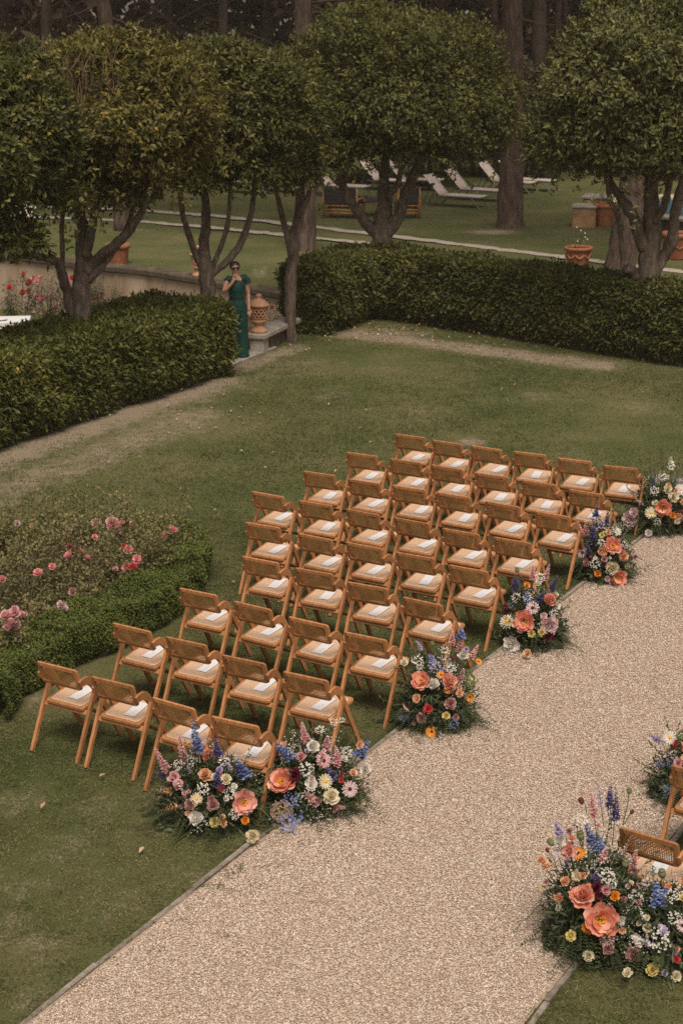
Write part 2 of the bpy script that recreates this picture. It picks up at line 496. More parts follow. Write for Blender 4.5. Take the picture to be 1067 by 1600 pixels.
def soil(x, y):
    """bare, trodden earth: along the hedges, under trees, scattered worn spots"""
    s = np.zeros(np.shape(x))
    s = np.maximum(s, 1.05 * np.exp(-(seg_dist(x, y, (-6.3, 19.6), (-1.9, 27.6)) / 0.75) ** 2))
    s = np.maximum(s, 0.88 * np.exp(-(seg_dist(x, y, (-5.2, 19.6), (-2.1, 25.2)) / 1.15) ** 2))
    s = np.maximum(s, 0.75 * np.exp(-(seg_dist(x, y, (-2.2, 26.2), (-0.6, 29.2)) / 0.9) ** 2))
    s = np.maximum(s, 1.0 * np.exp(-(seg_dist(x, y, (-1.9, 28.3), (-0.8, 30.4)) / 0.55) ** 2))
    s = np.maximum(s, 1.1 * np.exp(-(seg_dist(x, y, (0.2, 31.6), (4.4, 28.9)) / 0.75) ** 2))
    s = np.maximum(s, 0.9 * np.exp(-(seg_dist(x, y, (0.3, 32.0), (1.2, 31.6)) / 1.0) ** 2))
    p = G(735, 690); s = np.maximum(s, 1.1 * np.exp(-(np.hypot((x - p.x) / 0.35, (y - p.y) / 0.45)) ** 2))
    p = G(770, 362); s = np.maximum(s, 1.1 * np.exp(-(np.hypot((x - p.x) / 1.1, (y - p.y) / 0.9)) ** 2))
    p = G(405, 425); s = np.maximum(s, 0.9 * np.exp(-(np.hypot((x - p.x) / 0.4, (y - p.y) / 1.6)) ** 2))
    p = G(195, 360); s = np.maximum(s, 0.8 * np.exp(-(np.hypot((x - p.x) / 1.6, (y - p.y) / 0.9)) ** 2))
    for q in ((30, 1390), (60, 1480), (240, 1500), (20, 1440), (110, 1320), (300, 850), (190, 1420), (60, 1560), (300, 1380), (150, 1260), (30, 1250), (640, 640), (1000, 640), (520, 620), (840, 620)):
        p = G(*q); s = np.maximum(s, 0.8 * np.exp(-(np.hypot(x - p.x, y - p.y) / (0.3 + 0.02 * p.y)) ** 2))
    s = np.maximum(s, 0.8 * np.exp(-(seg_dist(x, y, (-2.8, 14.2), (-1.45, 17.5)) / 0.22) ** 2))
    return np.clip(s * 0.43, 0, 1)

# broad terrain under everything
MB().add([(-400, -100, -1.35), (400, -100, -1.35), (400, 700, -1.35), (-400, 700, -1.35)], [(0, 1, 2, 3)]).obj(
    'terrain', mat_noise('terrain_earth', [(0.3, (0.045, 0.05, 0.02)), (0.7, (0.09, 0.085, 0.045))], 0.8, 0.95, 0.1))['kind'] = 'structure'

m, nt, b = base_mat('mown_lawn', 0.95, 0.1)
n1 = noise_node(nt, 0.55, 5, 0.6); n2 = noise_node(nt, 60, 6, 0.75); n3 = noise_node(nt, 2.6, 12, 0.95)
r1 = ramp(nt, [(0.24, (0.037, 0.049, 0.015)), (0.47, (0.074, 0.083, 0.028)), (0.68, (0.175, 0.142, 0.072))])
mixn = nt.nodes.new('ShaderNodeMath'); mixn.operation = 'MULTIPLY_ADD'; mixn.inputs[1].default_value = 0.55
mixn2 = nt.nodes.new('ShaderNodeMath'); mixn2.operation = 'MULTIPLY'; mixn2.inputs[1].default_value = 0.45
nt.links.new(n1.outputs['Fac'], mixn2.inputs[0])
nt.links.new(n2.outputs['Fac'], mixn.inputs[0]); nt.links.new(mixn2.outputs[0], mixn.inputs[2])
nt.links.new(mixn.outputs[0], r1.inputs[0])
r2 = ramp(nt, [(0.3, (0.16, 0.12, 0.082)), (0.7, (0.31, 0.245, 0.175))])
nt.links.new(n2.outputs['Fac'], r2.inputs[0])
at = nt.nodes.new('ShaderNodeAttribute'); at.attribute_name = 'soil'
sm = nt.nodes.new('ShaderNodeMath'); sm.operation = 'ADD'
sm0 = nt.nodes.new('ShaderNodeMath'); sm0.operation = 'MULTIPLY_ADD'; sm0.inputs[1].default_value = 0.5; nt.links.new(n2.outputs['Fac'], sm0.inputs[0]); sm1 = nt.nodes.new('ShaderNodeMath'); sm1.operation = 'SUBTRACT'; sm1.inputs[1].default_value = 0.25; nt.links.new(n3.outputs['Fac'], sm0.inputs[2]); nt.links.new(sm0.outputs[0], sm1.inputs[0])
nt.links.new(at.outputs['Fac'], sm.inputs[0]); nt.links.new(sm1.outputs[0], sm.inputs[1])
sr = ramp(nt, [(0.82, (0, 0, 0)), (0.92, (1, 1, 1))])
nt.links.new(sm.outputs[0], sr.inputs[0])
mx = nt.nodes.new('ShaderNodeMix'); mx.data_type = 'RGBA'
nt.links.new(sr.outputs[0], mx.inputs['Factor']); nt.links.new(r1.outputs[0], mx.inputs['A']); nt.links.new(r2.outputs[0], mx.inputs['B'])
nt.links.new(mx.outputs['Result'], b.inputs['Base Color'])
bump(nt, b, n2.outputs['Fac'], 0.8, 0.02)
M['lawn'] = m

xs = np.arange(-40, 40.01, 0.25); ys = np.arange(4, 76.01, 0.25)
X, Y = np.meshgrid(xs, ys)
nx, ny = len(xs), len(ys)
hole = in_poly((X[:-1, :-1] + 0.125), (Y[:-1, :-1] + 0.125), SUNK)
ii, jj = np.nonzero(~hole)
q0 = ii * nx + jj
faces = np.stack([q0, q0 + 1, q0 + nx + 1, q0 + nx], 1)
Z = 0.018 * np.sin(X * 0.9 + 1) * np.sin(Y * 0.7) * (np.abs((X - K0.x) * KN.x + (Y - K0.y) * KN.y - AISLE_W / 2) > AISLE_W / 2 + 0.4)
me = bpy.data.meshes.new('lawn')
me.from_pydata(np.stack([X, Y, Z], -1).reshape(-1, 3).tolist(), [], faces.tolist())
at_ = me.attributes.new('soil', 'FLOAT', 'POINT')
at_.data.foreach_set('value', soil(X, Y).reshape(-1).astype(np.float32))
me.materials.append(M['lawn']); me.polygons.foreach_set('use_smooth', [True] * len(me.polygons))
tag(put('lawn', me), kind='structure')

# sunken garden floor and its bank
mb = MB(); mb.add([(x, y, -1.2) for x, y in SUNK], [tuple(range(len(SUNK)))])
mb.obj('sunken_lawn', M['lawn'])['kind'] = 'structure'
mb = MB()
for i in range(len(SUNK) - 1):
    (x0, y0), (x1, y1) = SUNK[i], SUNK[i + 1]
    mb.add([(x0, y0, -1.3), (x1, y1, -1.3), (x1, y1, -0.015), (x0, y0, -0.015)], [(0, 1, 2, 3)])
mb.obj('earth_bank', M['bed_soil'])['kind'] = 'structure'

# gravel aisle: base sheet and loose stones
def on_aisle(s, w, z=0.0):
    p = K0 + KD * s + KN * w
    return Vector((p.x, p.y, z))
m = mat_noise('gravel_bed', [(0.3, (0.20, 0.14, 0.095)), (0.5, (0.36, 0.265, 0.19)), (0.75, (0.50, 0.39, 0.30))], 70, 0.95, 0.15, 5, None, 0.8, 0.015)
MB().add([on_aisle(-6, 0.0, 0.014), on_aisle(-6, AISLE_W, 0.014), on_aisle(45, AISLE_W, 0.014), on_aisle(45, 0.0, 0.014)], [(0, 1, 2, 3)]).obj('gravel_path', m)['kind'] = 'structure'

N = 340000
s_ = rng.uniform(-1.6, 14.5, N * 2); w_ = rng.uniform(0.03, AISLE_W - 0.02, N * 2)
keep = rng.uniform(0, 1, N * 2) < np.clip(1.15 - 0.055 * s_, 0.3, 1)
s_, w_ = s_[keep][:N], w_[keep][:N]
pts = np.stack([K0.x + KD.x * s_ + KN.x * w_, K0.y + KD.y * s_ + KN.y * w_, 0.017 + rng.uniform(0, 0.006, len(s_))], 1)
# stones kicked onto the grass edge
me = bpy.data.meshes.new('gravel_stones')
me.vertices.add(len(pts)); me.vertices.foreach_set('co', pts.astype(np.float32).reshape(-1))
m, nt, b = base_mat('gravel_stone', 0.75, 0.25)
oi = nt.nodes.new('ShaderNodeObjectInfo')
r = ramp(nt, [(0.0, (0.19, 0.125, 0.085)), (0.12, (0.32, 0.225, 0.16)), (0.4, (0.435, 0.33, 0.255)), (0.7, (0.50, 0.395, 0.315)), (0.92, (0.57, 0.48, 0.40)), (1.0, (0.66, 0.60, 0.54))])
nt.links.new(oi.outputs['Random'], r.inputs[0]); nt.links.new(r.outputs[0], b.inputs['Base Color'])
M['pebble'] = m
ng = bpy.data.node_groups.new('scatter_stones', 'GeometryNodeTree')
ng.interface.new_socket('Geometry', in_out='INPUT', socket_type='NodeSocketGeometry')
ng.interface.new_socket('Geometry', in_out='OUTPUT', socket_type='NodeSocketGeometry')
gi = ng.nodes.new('NodeGroupInput'); go = ng.nodes.new('NodeGroupOutput')
ic = ng.nodes.new('GeometryNodeMeshIcoSphere'); ic.inputs['Radius'].default_value = 0.0060; ic.inputs['Subdivisions'].default_value = 1
smn = ng.nodes.new('GeometryNodeSetMaterial'); smn.inputs['Material'].default_value = M['pebble']
ip = ng.nodes.new('GeometryNodeInstanceOnPoints')
rr = ng.nodes.new('FunctionNodeRandomValue'); rr.data_type = 'FLOAT_VECTOR'
rr.inputs[0].default_value = (-0.35, -0.35, 0); rr.inputs[1].default_value = (0.35, 0.35, 6.28)
rs = ng.nodes.new('FunctionNodeRandomValue'); rs.data_type = 'FLOAT_VECTOR'
rs.inputs[0].default_value = (0.55, 0.5, 0.35); rs.inputs[1].default_value = (1.6, 1.3, 0.75); rs.inputs['Seed'].default_value = 5
ng.links.new(gi.outputs[0], ip.inputs['Points']); ng.links.new(ic.outputs[0], smn.inputs[0]); ng.links.new(smn.outputs[0], ip.inputs['Instance'])
ng.links.new(rr.outputs[0], ip.inputs['Rotation']); ng.links.new(rs.outputs[0], ip.inputs['Scale'])
ng.links.new(ip.outputs[0], go.inputs[0])
o = put('gravel_stones', me)
o.modifiers.new('scatter', 'NODES').node_group = ng
tag(o, 'loose beige gravel stones covering the aisle', 'gravel', kind='stuff')

# kerbs: thin stone edging laid in lengths
for side, w0, s0, s1 in (('left', -0.03, -2.5, 26), ('right', AISLE_W + 0.03, -3.0, 16)):
    kerb = thing('kerb', None, None, (0, 0, 0))
    kerb['kind'] = 'structure'
    s = s0
    while s < s1:
        ln = random.uniform(0.7, 1.15)
        mb = MB()
        rot = Matrix.Rotation(-0.504 + random.uniform(-0.02, 0.02), 3, 'Z') @ Matrix.Rotation(random.uniform(-0.025, 0.025), 3, 'X')
        mb.box((0, 0, 0), (0.042, ln - 0.012, 0.12), rot, 0, 0.008)
        o = mb.obj('edging_stone', M['kerb'], kerb, loc=on_aisle(s + ln / 2, w0 + random.uniform(-0.008, 0.008), (-0.027 if side == 'left' else -0.036) + random.uniform(-0.022, 0.008)))
        s += ln

# two pale wheel tracks across the far lawn
def strip(name, pts, width, mat, z=0.03, seed=1):
    g = random.Random(seed)
    P = []
    for i in range(len(pts) - 1):
        for k in range(10):
            P.append(pts[i].lerp(pts[i + 1], k / 10))
    P.append(pts[-1])
    vs, fs = [], []
    for i, p in enumerate(P):
        t = (P[min(i + 1, len(P) - 1)] - P[max(i - 1, 0)]).normalized()
        nn = Vector((-t.y, t.x, 0))
        for sgn in (1, -1):
            q = p + nn * (width / 2 + g.uniform(-0.08, 0.08)) * sgn
            vs.append((q.x, q.y, z))
        if i: fs.append((2 * i - 2, 2 * i - 1, 2 * i + 1, 2 * i))
    o = MB().add(vs, fs).obj(name, mat); o['kind'] = 'structure'
    return o
M['track'] = mat_noise('pale_track_gravel', [(0.3, (0.24, 0.195, 0.155)), (0.6, (0.38, 0.325, 0.27))], 6, 0.95, 0.1, 6)
strip('gravel_track', [G(x, y) for x, y in ((-60, 318), (60, 324), (210, 329), (340, 339), (440, 350), (600, 369), (740, 386), (870, 402), (980, 416), (1100, 431))], 0.42, M['track'], 0.03, 3)
strip('gravel_track', [G(x, y) for x, y in ((-60, 336), (60, 341), (210, 347), (340, 358), (420, 366), (545, 379), (700, 397), (860, 418))], 0.40, M['track'], 0.034, 4)

# grass blades on the near lawn
def vnoise(x, y, f, seed):
    g = np.random.default_rng(seed); T = g.uniform(0, 1, (64, 64))
    u = x * f; v = y * f
    i = np.floor(u).astype(int); j = np.floor(v).astype(int)
    a = u - i; b_ = v - j
    a = a * a * (3 - 2 * a); b_ = b_ * b_ * (3 - 2 * b_)
    q = lambda di, dj: T[(i + di) % 64, (j + dj) % 64]
    return (q(0, 0) * (1 - a) + q(1, 0) * a) * (1 - b_) + (q(0, 1) * (1 - a) + q(1, 1) * a) * b_
def grass_blades(n, xr, yr, seed, scale=1.0, straw=False):
    g = np.random.default_rng(seed)
    x = g.uniform(*xr, n); y = g.uniform(*yr, n)
    d = (x - K0.x) * KN.x + (y - K0.y) * KN.y
    clump = np.clip(1.6 * (0.55 * vnoise(x, y, 9.0, 1) + 0.45 * vnoise(x, y, 21.0, 2)) - 0.25, 0, 1)
    dry = np.clip(2.4 * (0.5 * vnoise(x, y, 1.3, 3) + 0.3 * vnoise(x, y, 3.7, 4) + 0.2 * vnoise(x, y, 9.1, 5)) - 0.92, 0, 1)
    sx = np.abs(x) < 0.215 * y + 0.6
    ok = ((d < -0.045 + g.normal(size=n) * 0.02) | (d > AISLE_W + 0.05)) & ~in_poly(x, y, SUNK) & sx & (g.uniform(0, 1, n) > np.clip(1.6 * (soil(x, y) * 1.8 + 1.3 * (0.35 * vnoise(x, y, 2.3, 6) + 0.35 * vnoise(x, y, 5.7, 7) + 0.3 * vnoise(x, y, 13, 8)) - 0.95), 0, 0.97)) & (g.uniform(0, 1, n) < (0.35 + 0.65 * clump) * (1 - 0.5 * dry))
    x, y, dry, clump = x[ok], y[ok], dry[ok], clump[ok]; n = len(x)
    pos = np.stack([x, y, np.full(n, 0.0)], 1)
    dirs = unit(g.normal(size=(n, 3)) * np.array([0.75, 0.75, 0.25]) + np.array([0, 0, 0.75]))
    tone = np.clip(0.05 + 0.42 * dry + 0.2 * (1 - clump) + 0.5 * g.uniform(0, 1, n) ** 1.6 + 0.35 * soil(x, y), 0, 1)
    if straw:
        dirs = unit(g.normal(size=(n, 3)) * np.array([1, 1, 0.16]) + np.array([0, 0, 0.12])); pos[:, 2] = 0.012
        tone = np.clip(0.62 + 0.38 * g.uniform(0, 1, n), 0, 1)
        return leaf_mesh('dry_grass', pos, dirs, np.tile([0, 0, 1.0], (n, 1)), g.uniform(0.03, 0.075, n) * scale, g.uniform(0.0035, 0.006, n) * scale, tone, M['grass'], 0.02)
    return leaf_mesh('grass', pos, dirs, rand_dirs(n, g), g.uniform(0.016, 0.036, n) * scale, g.uniform(0.003, 0.007, n) * scale, tone, M['grass'], 0.05)
tag(put('grass', grass_blades(800000, (-4.6, 4.4), (8.5, 20), 11)), 'short mown grass blades of the near lawn', 'grass', kind='stuff')
tag(put('dry_grass', grass_blades(60000, (-4.6, 4.4), (8.5, 20), 14, 1.0, True)), 'straw-coloured dry blades lying in the near lawn', 'grass', kind='stuff')
tag(put('dry_grass', grass_blades(26000, (-7, 7), (20, 33), 15, 1.5, True)), 'straw-coloured dry blades lying in the lawn near the hedges', 'grass', kind='stuff')
tag(put('grass', grass_blades(300000, (-7, 7), (20, 33), 12, 1.5)), 'short mown grass blades of the lawn near hedges', 'grass', kind='stuff')

# weeds in the gravel beside the kerb, fallen leaves
def tufts(name, spots, label, mat, size, per, seed):
    g = np.random.default_rng(seed)
    P, A, T = [], [], []
    for (x, y, z) in spots:
        k = per
        P.append(np.array([x, y, z]) + g.normal(size=(k, 3)) * np.array([size, size, 0]) * 0.8)
        A.append(unit(g.normal(size=(k, 3)) * np.array([1, 1, 0.2]) + np.array([0, 0, 0.45])))
    P = np.concatenate(P); A = np.concatenate(A); n = len(P)
    o = put(name, leaf_mesh(name, P, A, rand_dirs(n, g), size * g.uniform(0.5, 1.2, n), size * 0.13, g.uniform(0.35, 0.9, n), mat))
    return tag(o, label, 'weeds', kind='stuff')
spots = [on_aisle(random.uniform(0.2, 4.2), abs(random.gauss(0, 0.22)) + 0.02, 0.02) for _ in range(26)] + [G(662, 1052, 0.02), G(350, 1460, 0.02), G(360, 1390, 0.02), G(440, 1350, 0.02), G(545, 1310, 0.02)] + [on_aisle(random.uniform(4, 12), abs(random.gauss(0, 0.15)) + 0.02, 0.02) for _ in range(14)]
kt = [on_aisle(random.uniform(-2, 14), random.gauss(-0.045, 0.03), 0.012) for _ in range(170)] + [on_aisle(random.uniform(-2.5, 4), AISLE_W + random.gauss(0.05, 0.03), 0.012) for _ in range(190)]
tufts('kerb_grass', kt, 'grass creeping over the kerb stones', M['grass'], 0.035, 16, 8)
tufts('weeds', spots, 'small green weeds sprouting in the gravel by the kerb', M['grass'], 0.04, 16, 3)
g = np.random.default_rng(31)
lp = []
for cx, cy, sx, sy, n in ((0.9, 31.7, 0.9, 0.5, 160), (3, 30.2, 1.4, 0.4, 90), (-3.0, 25.0, 1.2, 1.0, 70), (0, 24, 3, 5, 45), (-2.6, 12.0, 0.8, 1.6, 8)):
    lp.append(np.stack([g.normal(cx, sx, n), g.normal(cy, sy, n), np.full(n, 0.045)], 1))
lp = np.concatenate(lp)
lp = lp[(np.abs((lp[:, 0] - K0.x) * KN.x + (lp[:, 1] - K0.y) * KN.y - AISLE_W / 2) > AISLE_W / 2) & ~in_poly(lp[:, 0], lp[:, 1], SUNK)]
n = len(lp)
M['dead_leaf'] = mat_leaf('dead_leaf', [(0, (0.14, 0.06, 0.03)), (0.5, (0.28, 0.16, 0.08)), (1, (0.48, 0.38, 0.25))], 0.8, 0.1, 0)
tag(put('fallen_leaves', leaf_mesh('fallen_leaves', lp, unit(g.normal(size=(n, 3)) * np.array([1, 1, 0.25])), np.tile([0, 0, 1.0], (n, 1)), g.uniform(0.05, 0.09, n), 0.035, g.uniform(0, 1, n), M['dead_leaf'])),
    'dry brown leaves fallen on the lawn by the hedges', 'leaves', kind='stuff')

# ------------------------------------------------------------------ retaining wall, steps, coping
def along(a, b): return (Vector(b) - Vector(a))
wall = thing('retaining_wall', 'low stained retaining wall with dark mossy coping behind the rose border', 'wall')
W = [Vector((-15.5, 46.4, 0)), Vector((-8.15, 41.2, 0)), Vector((-4.18, 38.5, 0)), Vector((-1.0, 35.45, 0))]
mbw = MB(); 
for i in range(3):
    a, b = W[i], W[i + 1]
    t = (b - a).normalized(); nn = Vector((t.y, -t.x, 0))       # toward the viewer
    L = (b - a).length
    rot = Matrix((t, -nn, Vector((0, 0, 1)))).transposed()
    mbw.box((a + b) / 2 + nn * 0.0 + Vector((0, 0, -0.66)), (L + 0.1, 0.30, 1.32), rot)
    k = max(1, int(L / 0.9))
    for j in range(k):
        c = a.lerp(b, (j + 0.5) / k) + Vector((0, 0, 0.075 + random.uniform(-0.012, 0.012)))
        q = MB(); q.box((0, 0, 0), (L / k - 0.02, 0.46 + random.uniform(-0.03, 0.03), 0.13), rot, 0, 0.02)
        q.obj('coping_stone', M['dark_stone'], wall, loc=c)
mbw.obj('wall_face', M['render_wall'], wall)

steps = thing('garden_steps', 'pale stone steps leading down behind the end of the hedge', 'steps')
a, b = G(350, 576), G(434, 543)
t = (b - a).normalized(); nn = Vector((-t.y, t.x, 0))
rot = Matrix((t, nn, Vector((0, 0, 1)))).transposed()
for k in range(4):
    c = (a + b) / 2 + nn * (0.18 + 0.34 * k) + Vector((0, 0, -0.05 - 0.16 * k))
    q = MB(); q.box((0, 0, 0), ((b - a).length, 0.34, 0.15), rot, 0, 0.015)
    q.obj('step', M['stone'], steps, loc=c)
cop = thing('low_stone_wall', 'low pale stone wall and pier holding the terracotta urn', 'wall')
pa = G(405, 519, 0.34); pb = G(450, 498, 0.34)
t = (pb - pa).normalized(); nn = Vector((-t.y, t.x, 0))
rot = Matrix((t, nn, Vector((0, 0, 1)))).transposed()
L = (pb - pa).length
PIER = Vector((pa.x, pa.y, 0))
q = MB(); q.box((pa + pb) / 2 * 1 + Vector((0, 0, -0.05)), (L + 0.35, 0.36, 0.10), rot, 0, 0.02)
q.obj('coping_slab', M['stone'], cop)
q = MB(); q.box(Vector((pa.x, pa.y, -0.16)), (0.26, 0.26, 0.92), rot, 0, 0.02)
q.box(Vector((pa.x, pa.y, 0.26)), (0.33, 0.33, 0.06), rot, 0, 0.015)
q.obj('pier', M['stone'], cop)
q = MB(); q.box(((pa + pb) / 2) + t * 0.2 + Vector((0, 0, -0.45)), (L - 0.1, 0.22, 0.66), rot)
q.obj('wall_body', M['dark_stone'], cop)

# ------------------------------------------------------------------ terracotta urns and pots
def lattice_urn(loc, label, s=1.0):
    u = thing('lattice_urn', label, 'urn', loc, 0.3, 'pierced terracotta urns')
    MB().lathe([(0.0, 0), (0.15 * s, 0), (0.155 * s, 0.03 * s), (0.12 * s, 0.06 * s), (0.085 * s, 0.10 * s), (0.09 * s, 0.15 * s), (0.13 * s, 0.19 * s), (0.135 * s, 0.22 * s), (0.118 * s, 0.225 * s), (0.0, 0.2 * s)], 24).obj('foot', M['orange_terracotta'], u, True)
    def rad(z): return (0.115 + 0.045 * (z / 0.25)) * s
    lat = MB()
    for k in range(12):
        for sg in (1, -1):
            a0 = 2 * math.pi * k / 12
            path = []
            for i in range(7):
                z = i / 6 * 0.22
                a = a0 + sg * i / 6 * 1.05
                path.append((rad(z) * math.cos(a), rad(z) * math.sin(a), (0.222 + z) * s))
            lat.tube(path, 0.013 * s, 5)
    lat.obj('lattice_body', M['orange_terracotta'], u, True)
    MB().lathe([(0.135 * s, 0.43 * s), (0.165 * s, 0.435 * s), (0.17 * s, 0.46 * s), (0.195 * s, 0.475 * s), (0.19 * s, 0.495 * s), (0.155 * s, 0.525 * s), (0.11 * s, 0.565 * s), (0.05 * s, 0.595 * s), (0.035 * s, 0.61 * s), (0.055 * s, 0.635 * s), (0.05 * s, 0.665 * s), (0.0, 0.685 * s)], 24).obj('lid', M['orange_terracotta'], u, True)
    return u
lattice_urn(PIER + Vector((0, 0, 0.342)), 'pierced terracotta urn on the stone pier beside the woman in green')
_p = W[2].lerp(W[1], 0.0); _d = (W[2] - W[3])
up_ = W[3].lerp(W[2], 0.72)
u0 = D(314, 436, 38.0)
tt = (W[3].x - u0.x) / (W[3].x - W[2].x)
up_ = W[3].lerp(W[2], tt)
lattice_urn(up_ + Vector((0, 0, 0.15)), 'pierced terracotta urn standing on the dark wall behind a tree trunk', 0.98)

def pot(loc, r, h, label, swags=False, plant=None, mat='terracotta'):
    p = thing('terracotta_pot', label, 'pot', loc, 0, 'terracotta garden pots')
    MB().lathe([(0, 0), (r * 0.72, 0), (r * 0.76, 0.03), (r * 0.93, h * 0.8), (r * 0.95, h * 0.82), (r * 1.05, h * 0.84), (r * 1.08, h * 0.94), (r * 1.04, h), (r * 0.93, h), (r * 0.9, h * 0.9)], 28).obj('body', M[mat], p, True)
    MB().lathe([(0, h * 0.9), (r * 0.91, h * 0.9)], 24).obj('soil', M['soil'], p)
    if swags:
        q = MB()
        for k in range(8):
            a = 2 * math.pi * k / 8
            q.tube([((r * 0.9) * math.cos(a + d), (r * 0.9) * math.sin(a + d), h * (0.62 - 0.18 * (1 - (d / 0.35) ** 2))) for d in np.linspace(-0.35, 0.35, 6)], 0.022, 5)
        q.obj('swag', M[mat], p, True)
    if plant:
        g = np.random.default_rng(int(r * 1000))
        n = plant
        st = MB()
        tips = []
        for k in range(max(6, n // 9)):
            a = g.uniform(0, 6.28); rr_ = g.uniform(0, r * 0.6); hh = g.uniform(0.3, 0.75) * h * 1.3
            b0 = Vector((rr_ * math.cos(a), rr_ * math.sin(a), h * 0.9))
            t1 = b0 + Vector((math.cos(a) * 0.16, math.sin(a) * 0.16, hh))
            st.tube([b0, b0.lerp(t1, 0.5) + Vector((0.01, 0, 0.03)), t1], [0.006, 0.005, 0.003], 4)
            for q in range(9): tips.append(b0.lerp(t1, g.uniform(0.3, 1)))
        st.obj('stem', M['stem'], p)
        P = np.array([list(t) for t in tips]) + g.normal(size=(len(tips), 3)) * 0.03
        n = len(P)
        put('leaves', leaf_mesh('leaves', P, rand_dirs(n, g), rand_dirs(n, g), g.uniform(0.06, 0.12, n), 0.025, g.uniform(0, 1, n), M['floral_green']), p)['kind'] = 'stuff'
    return p
pp = pot(G(902, 415), 0.31, 0.44, 'terracotta pot with a wispy white-flowered plant behind the clipped hedge', True, 60)
wf = MB()
for k in range(7):
    wf.ball((random.uniform(-0.2, 0.2), random.uniform(-0.2, 0.2), random.uniform(0.55, 0.95)), 0.016, 6, 4)
wf.obj('blossom', mat_flat('white_blossom', (0.75, 0.72, 0.68)), pp)
pot(G(1056, 404), 0.36, 0.62, 'large terracotta pot with moulded swags at the right edge', True)
pot(D(186, 418, 40.2) * 1 + Vector((0, 0, 0)), 0.27, 0.55, 'terracotta pot standing on the wall behind the rose border')
pot(G(943, 354), 0.30, 0.62, 'terracotta pot of grey-leaved lavender against the pool stones', False, 120)
tr = thing('terracotta_trough', 'low orange terracotta trough showing over the left hedge', 'planter', G(205, 480, -0.75) - Vector((0, 0, 0.45)), 0.55)
q = MB(); q.box((0, 0, 0.17), (1.1, 0.34, 0.34), None, 0, 0.03); q.obj('body', M['orange_terracotta'], tr)
q = MB(); q.box((0, 0, 0.37), (1.18, 0.42, 0.06), None, 0, 0.015); q.obj('rim', M['orange_terracotta'], tr)

# white clothed table in the sunken garden
tb = thing('clothed_table', 'white clothed table at the left edge behind the laurel hedge', 'table', (0, 0, 0))
c = G(46, 503, -0.42)
tt = Matrix.Rotation(0.12, 3, 'Z')
q = MB(); q.box(c + tt @ Vector((-1.0, 0.36, -0.02)), (2.0, 0.8, 0.03), tt, 0, 0.008); q.obj('tabletop', M['white_cloth'], tb)
q = MB()
ring = []
for (x, y) in [(-2.02 + i * 2.04 / 24, -0.05) for i in range(25)] + [(0.02, -0.05 + i * 0.82 / 10) for i in range(1, 11)]:
    ring.append((x, y))
vs = []
for i, (x, y) in enumerate(ring):
    off = 0.018 * math.sin(i * 1.9)
    vs.append(c + tt @ Vector((x, y, 0.0))); 
    vs.append(c + tt @ Vector((x + (0.02 + off if x > 0 else off), y - (0.03 + off), -0.72)))
q.add(vs, [(2 * i, 2 * i + 1, 2 * i + 3, 2 * i + 2) for i in range(len(ring) - 1)]); q.obj('tablecloth', M['white_cloth'], tb, True)
dish = thing('white_plate', 'small white dish on the clothed table at the left edge', 'plate', c + Vector((-0.62, 0.2, 0.0)))
MB().lathe([(0, 0.004), (0.09, 0.004), (0.14, 0.03), (0.135, 0.036), (0.085, 0.012), (0, 0.012)], 20).obj('plate_body', M['white_cloth'], dish, True)
#---PART2---

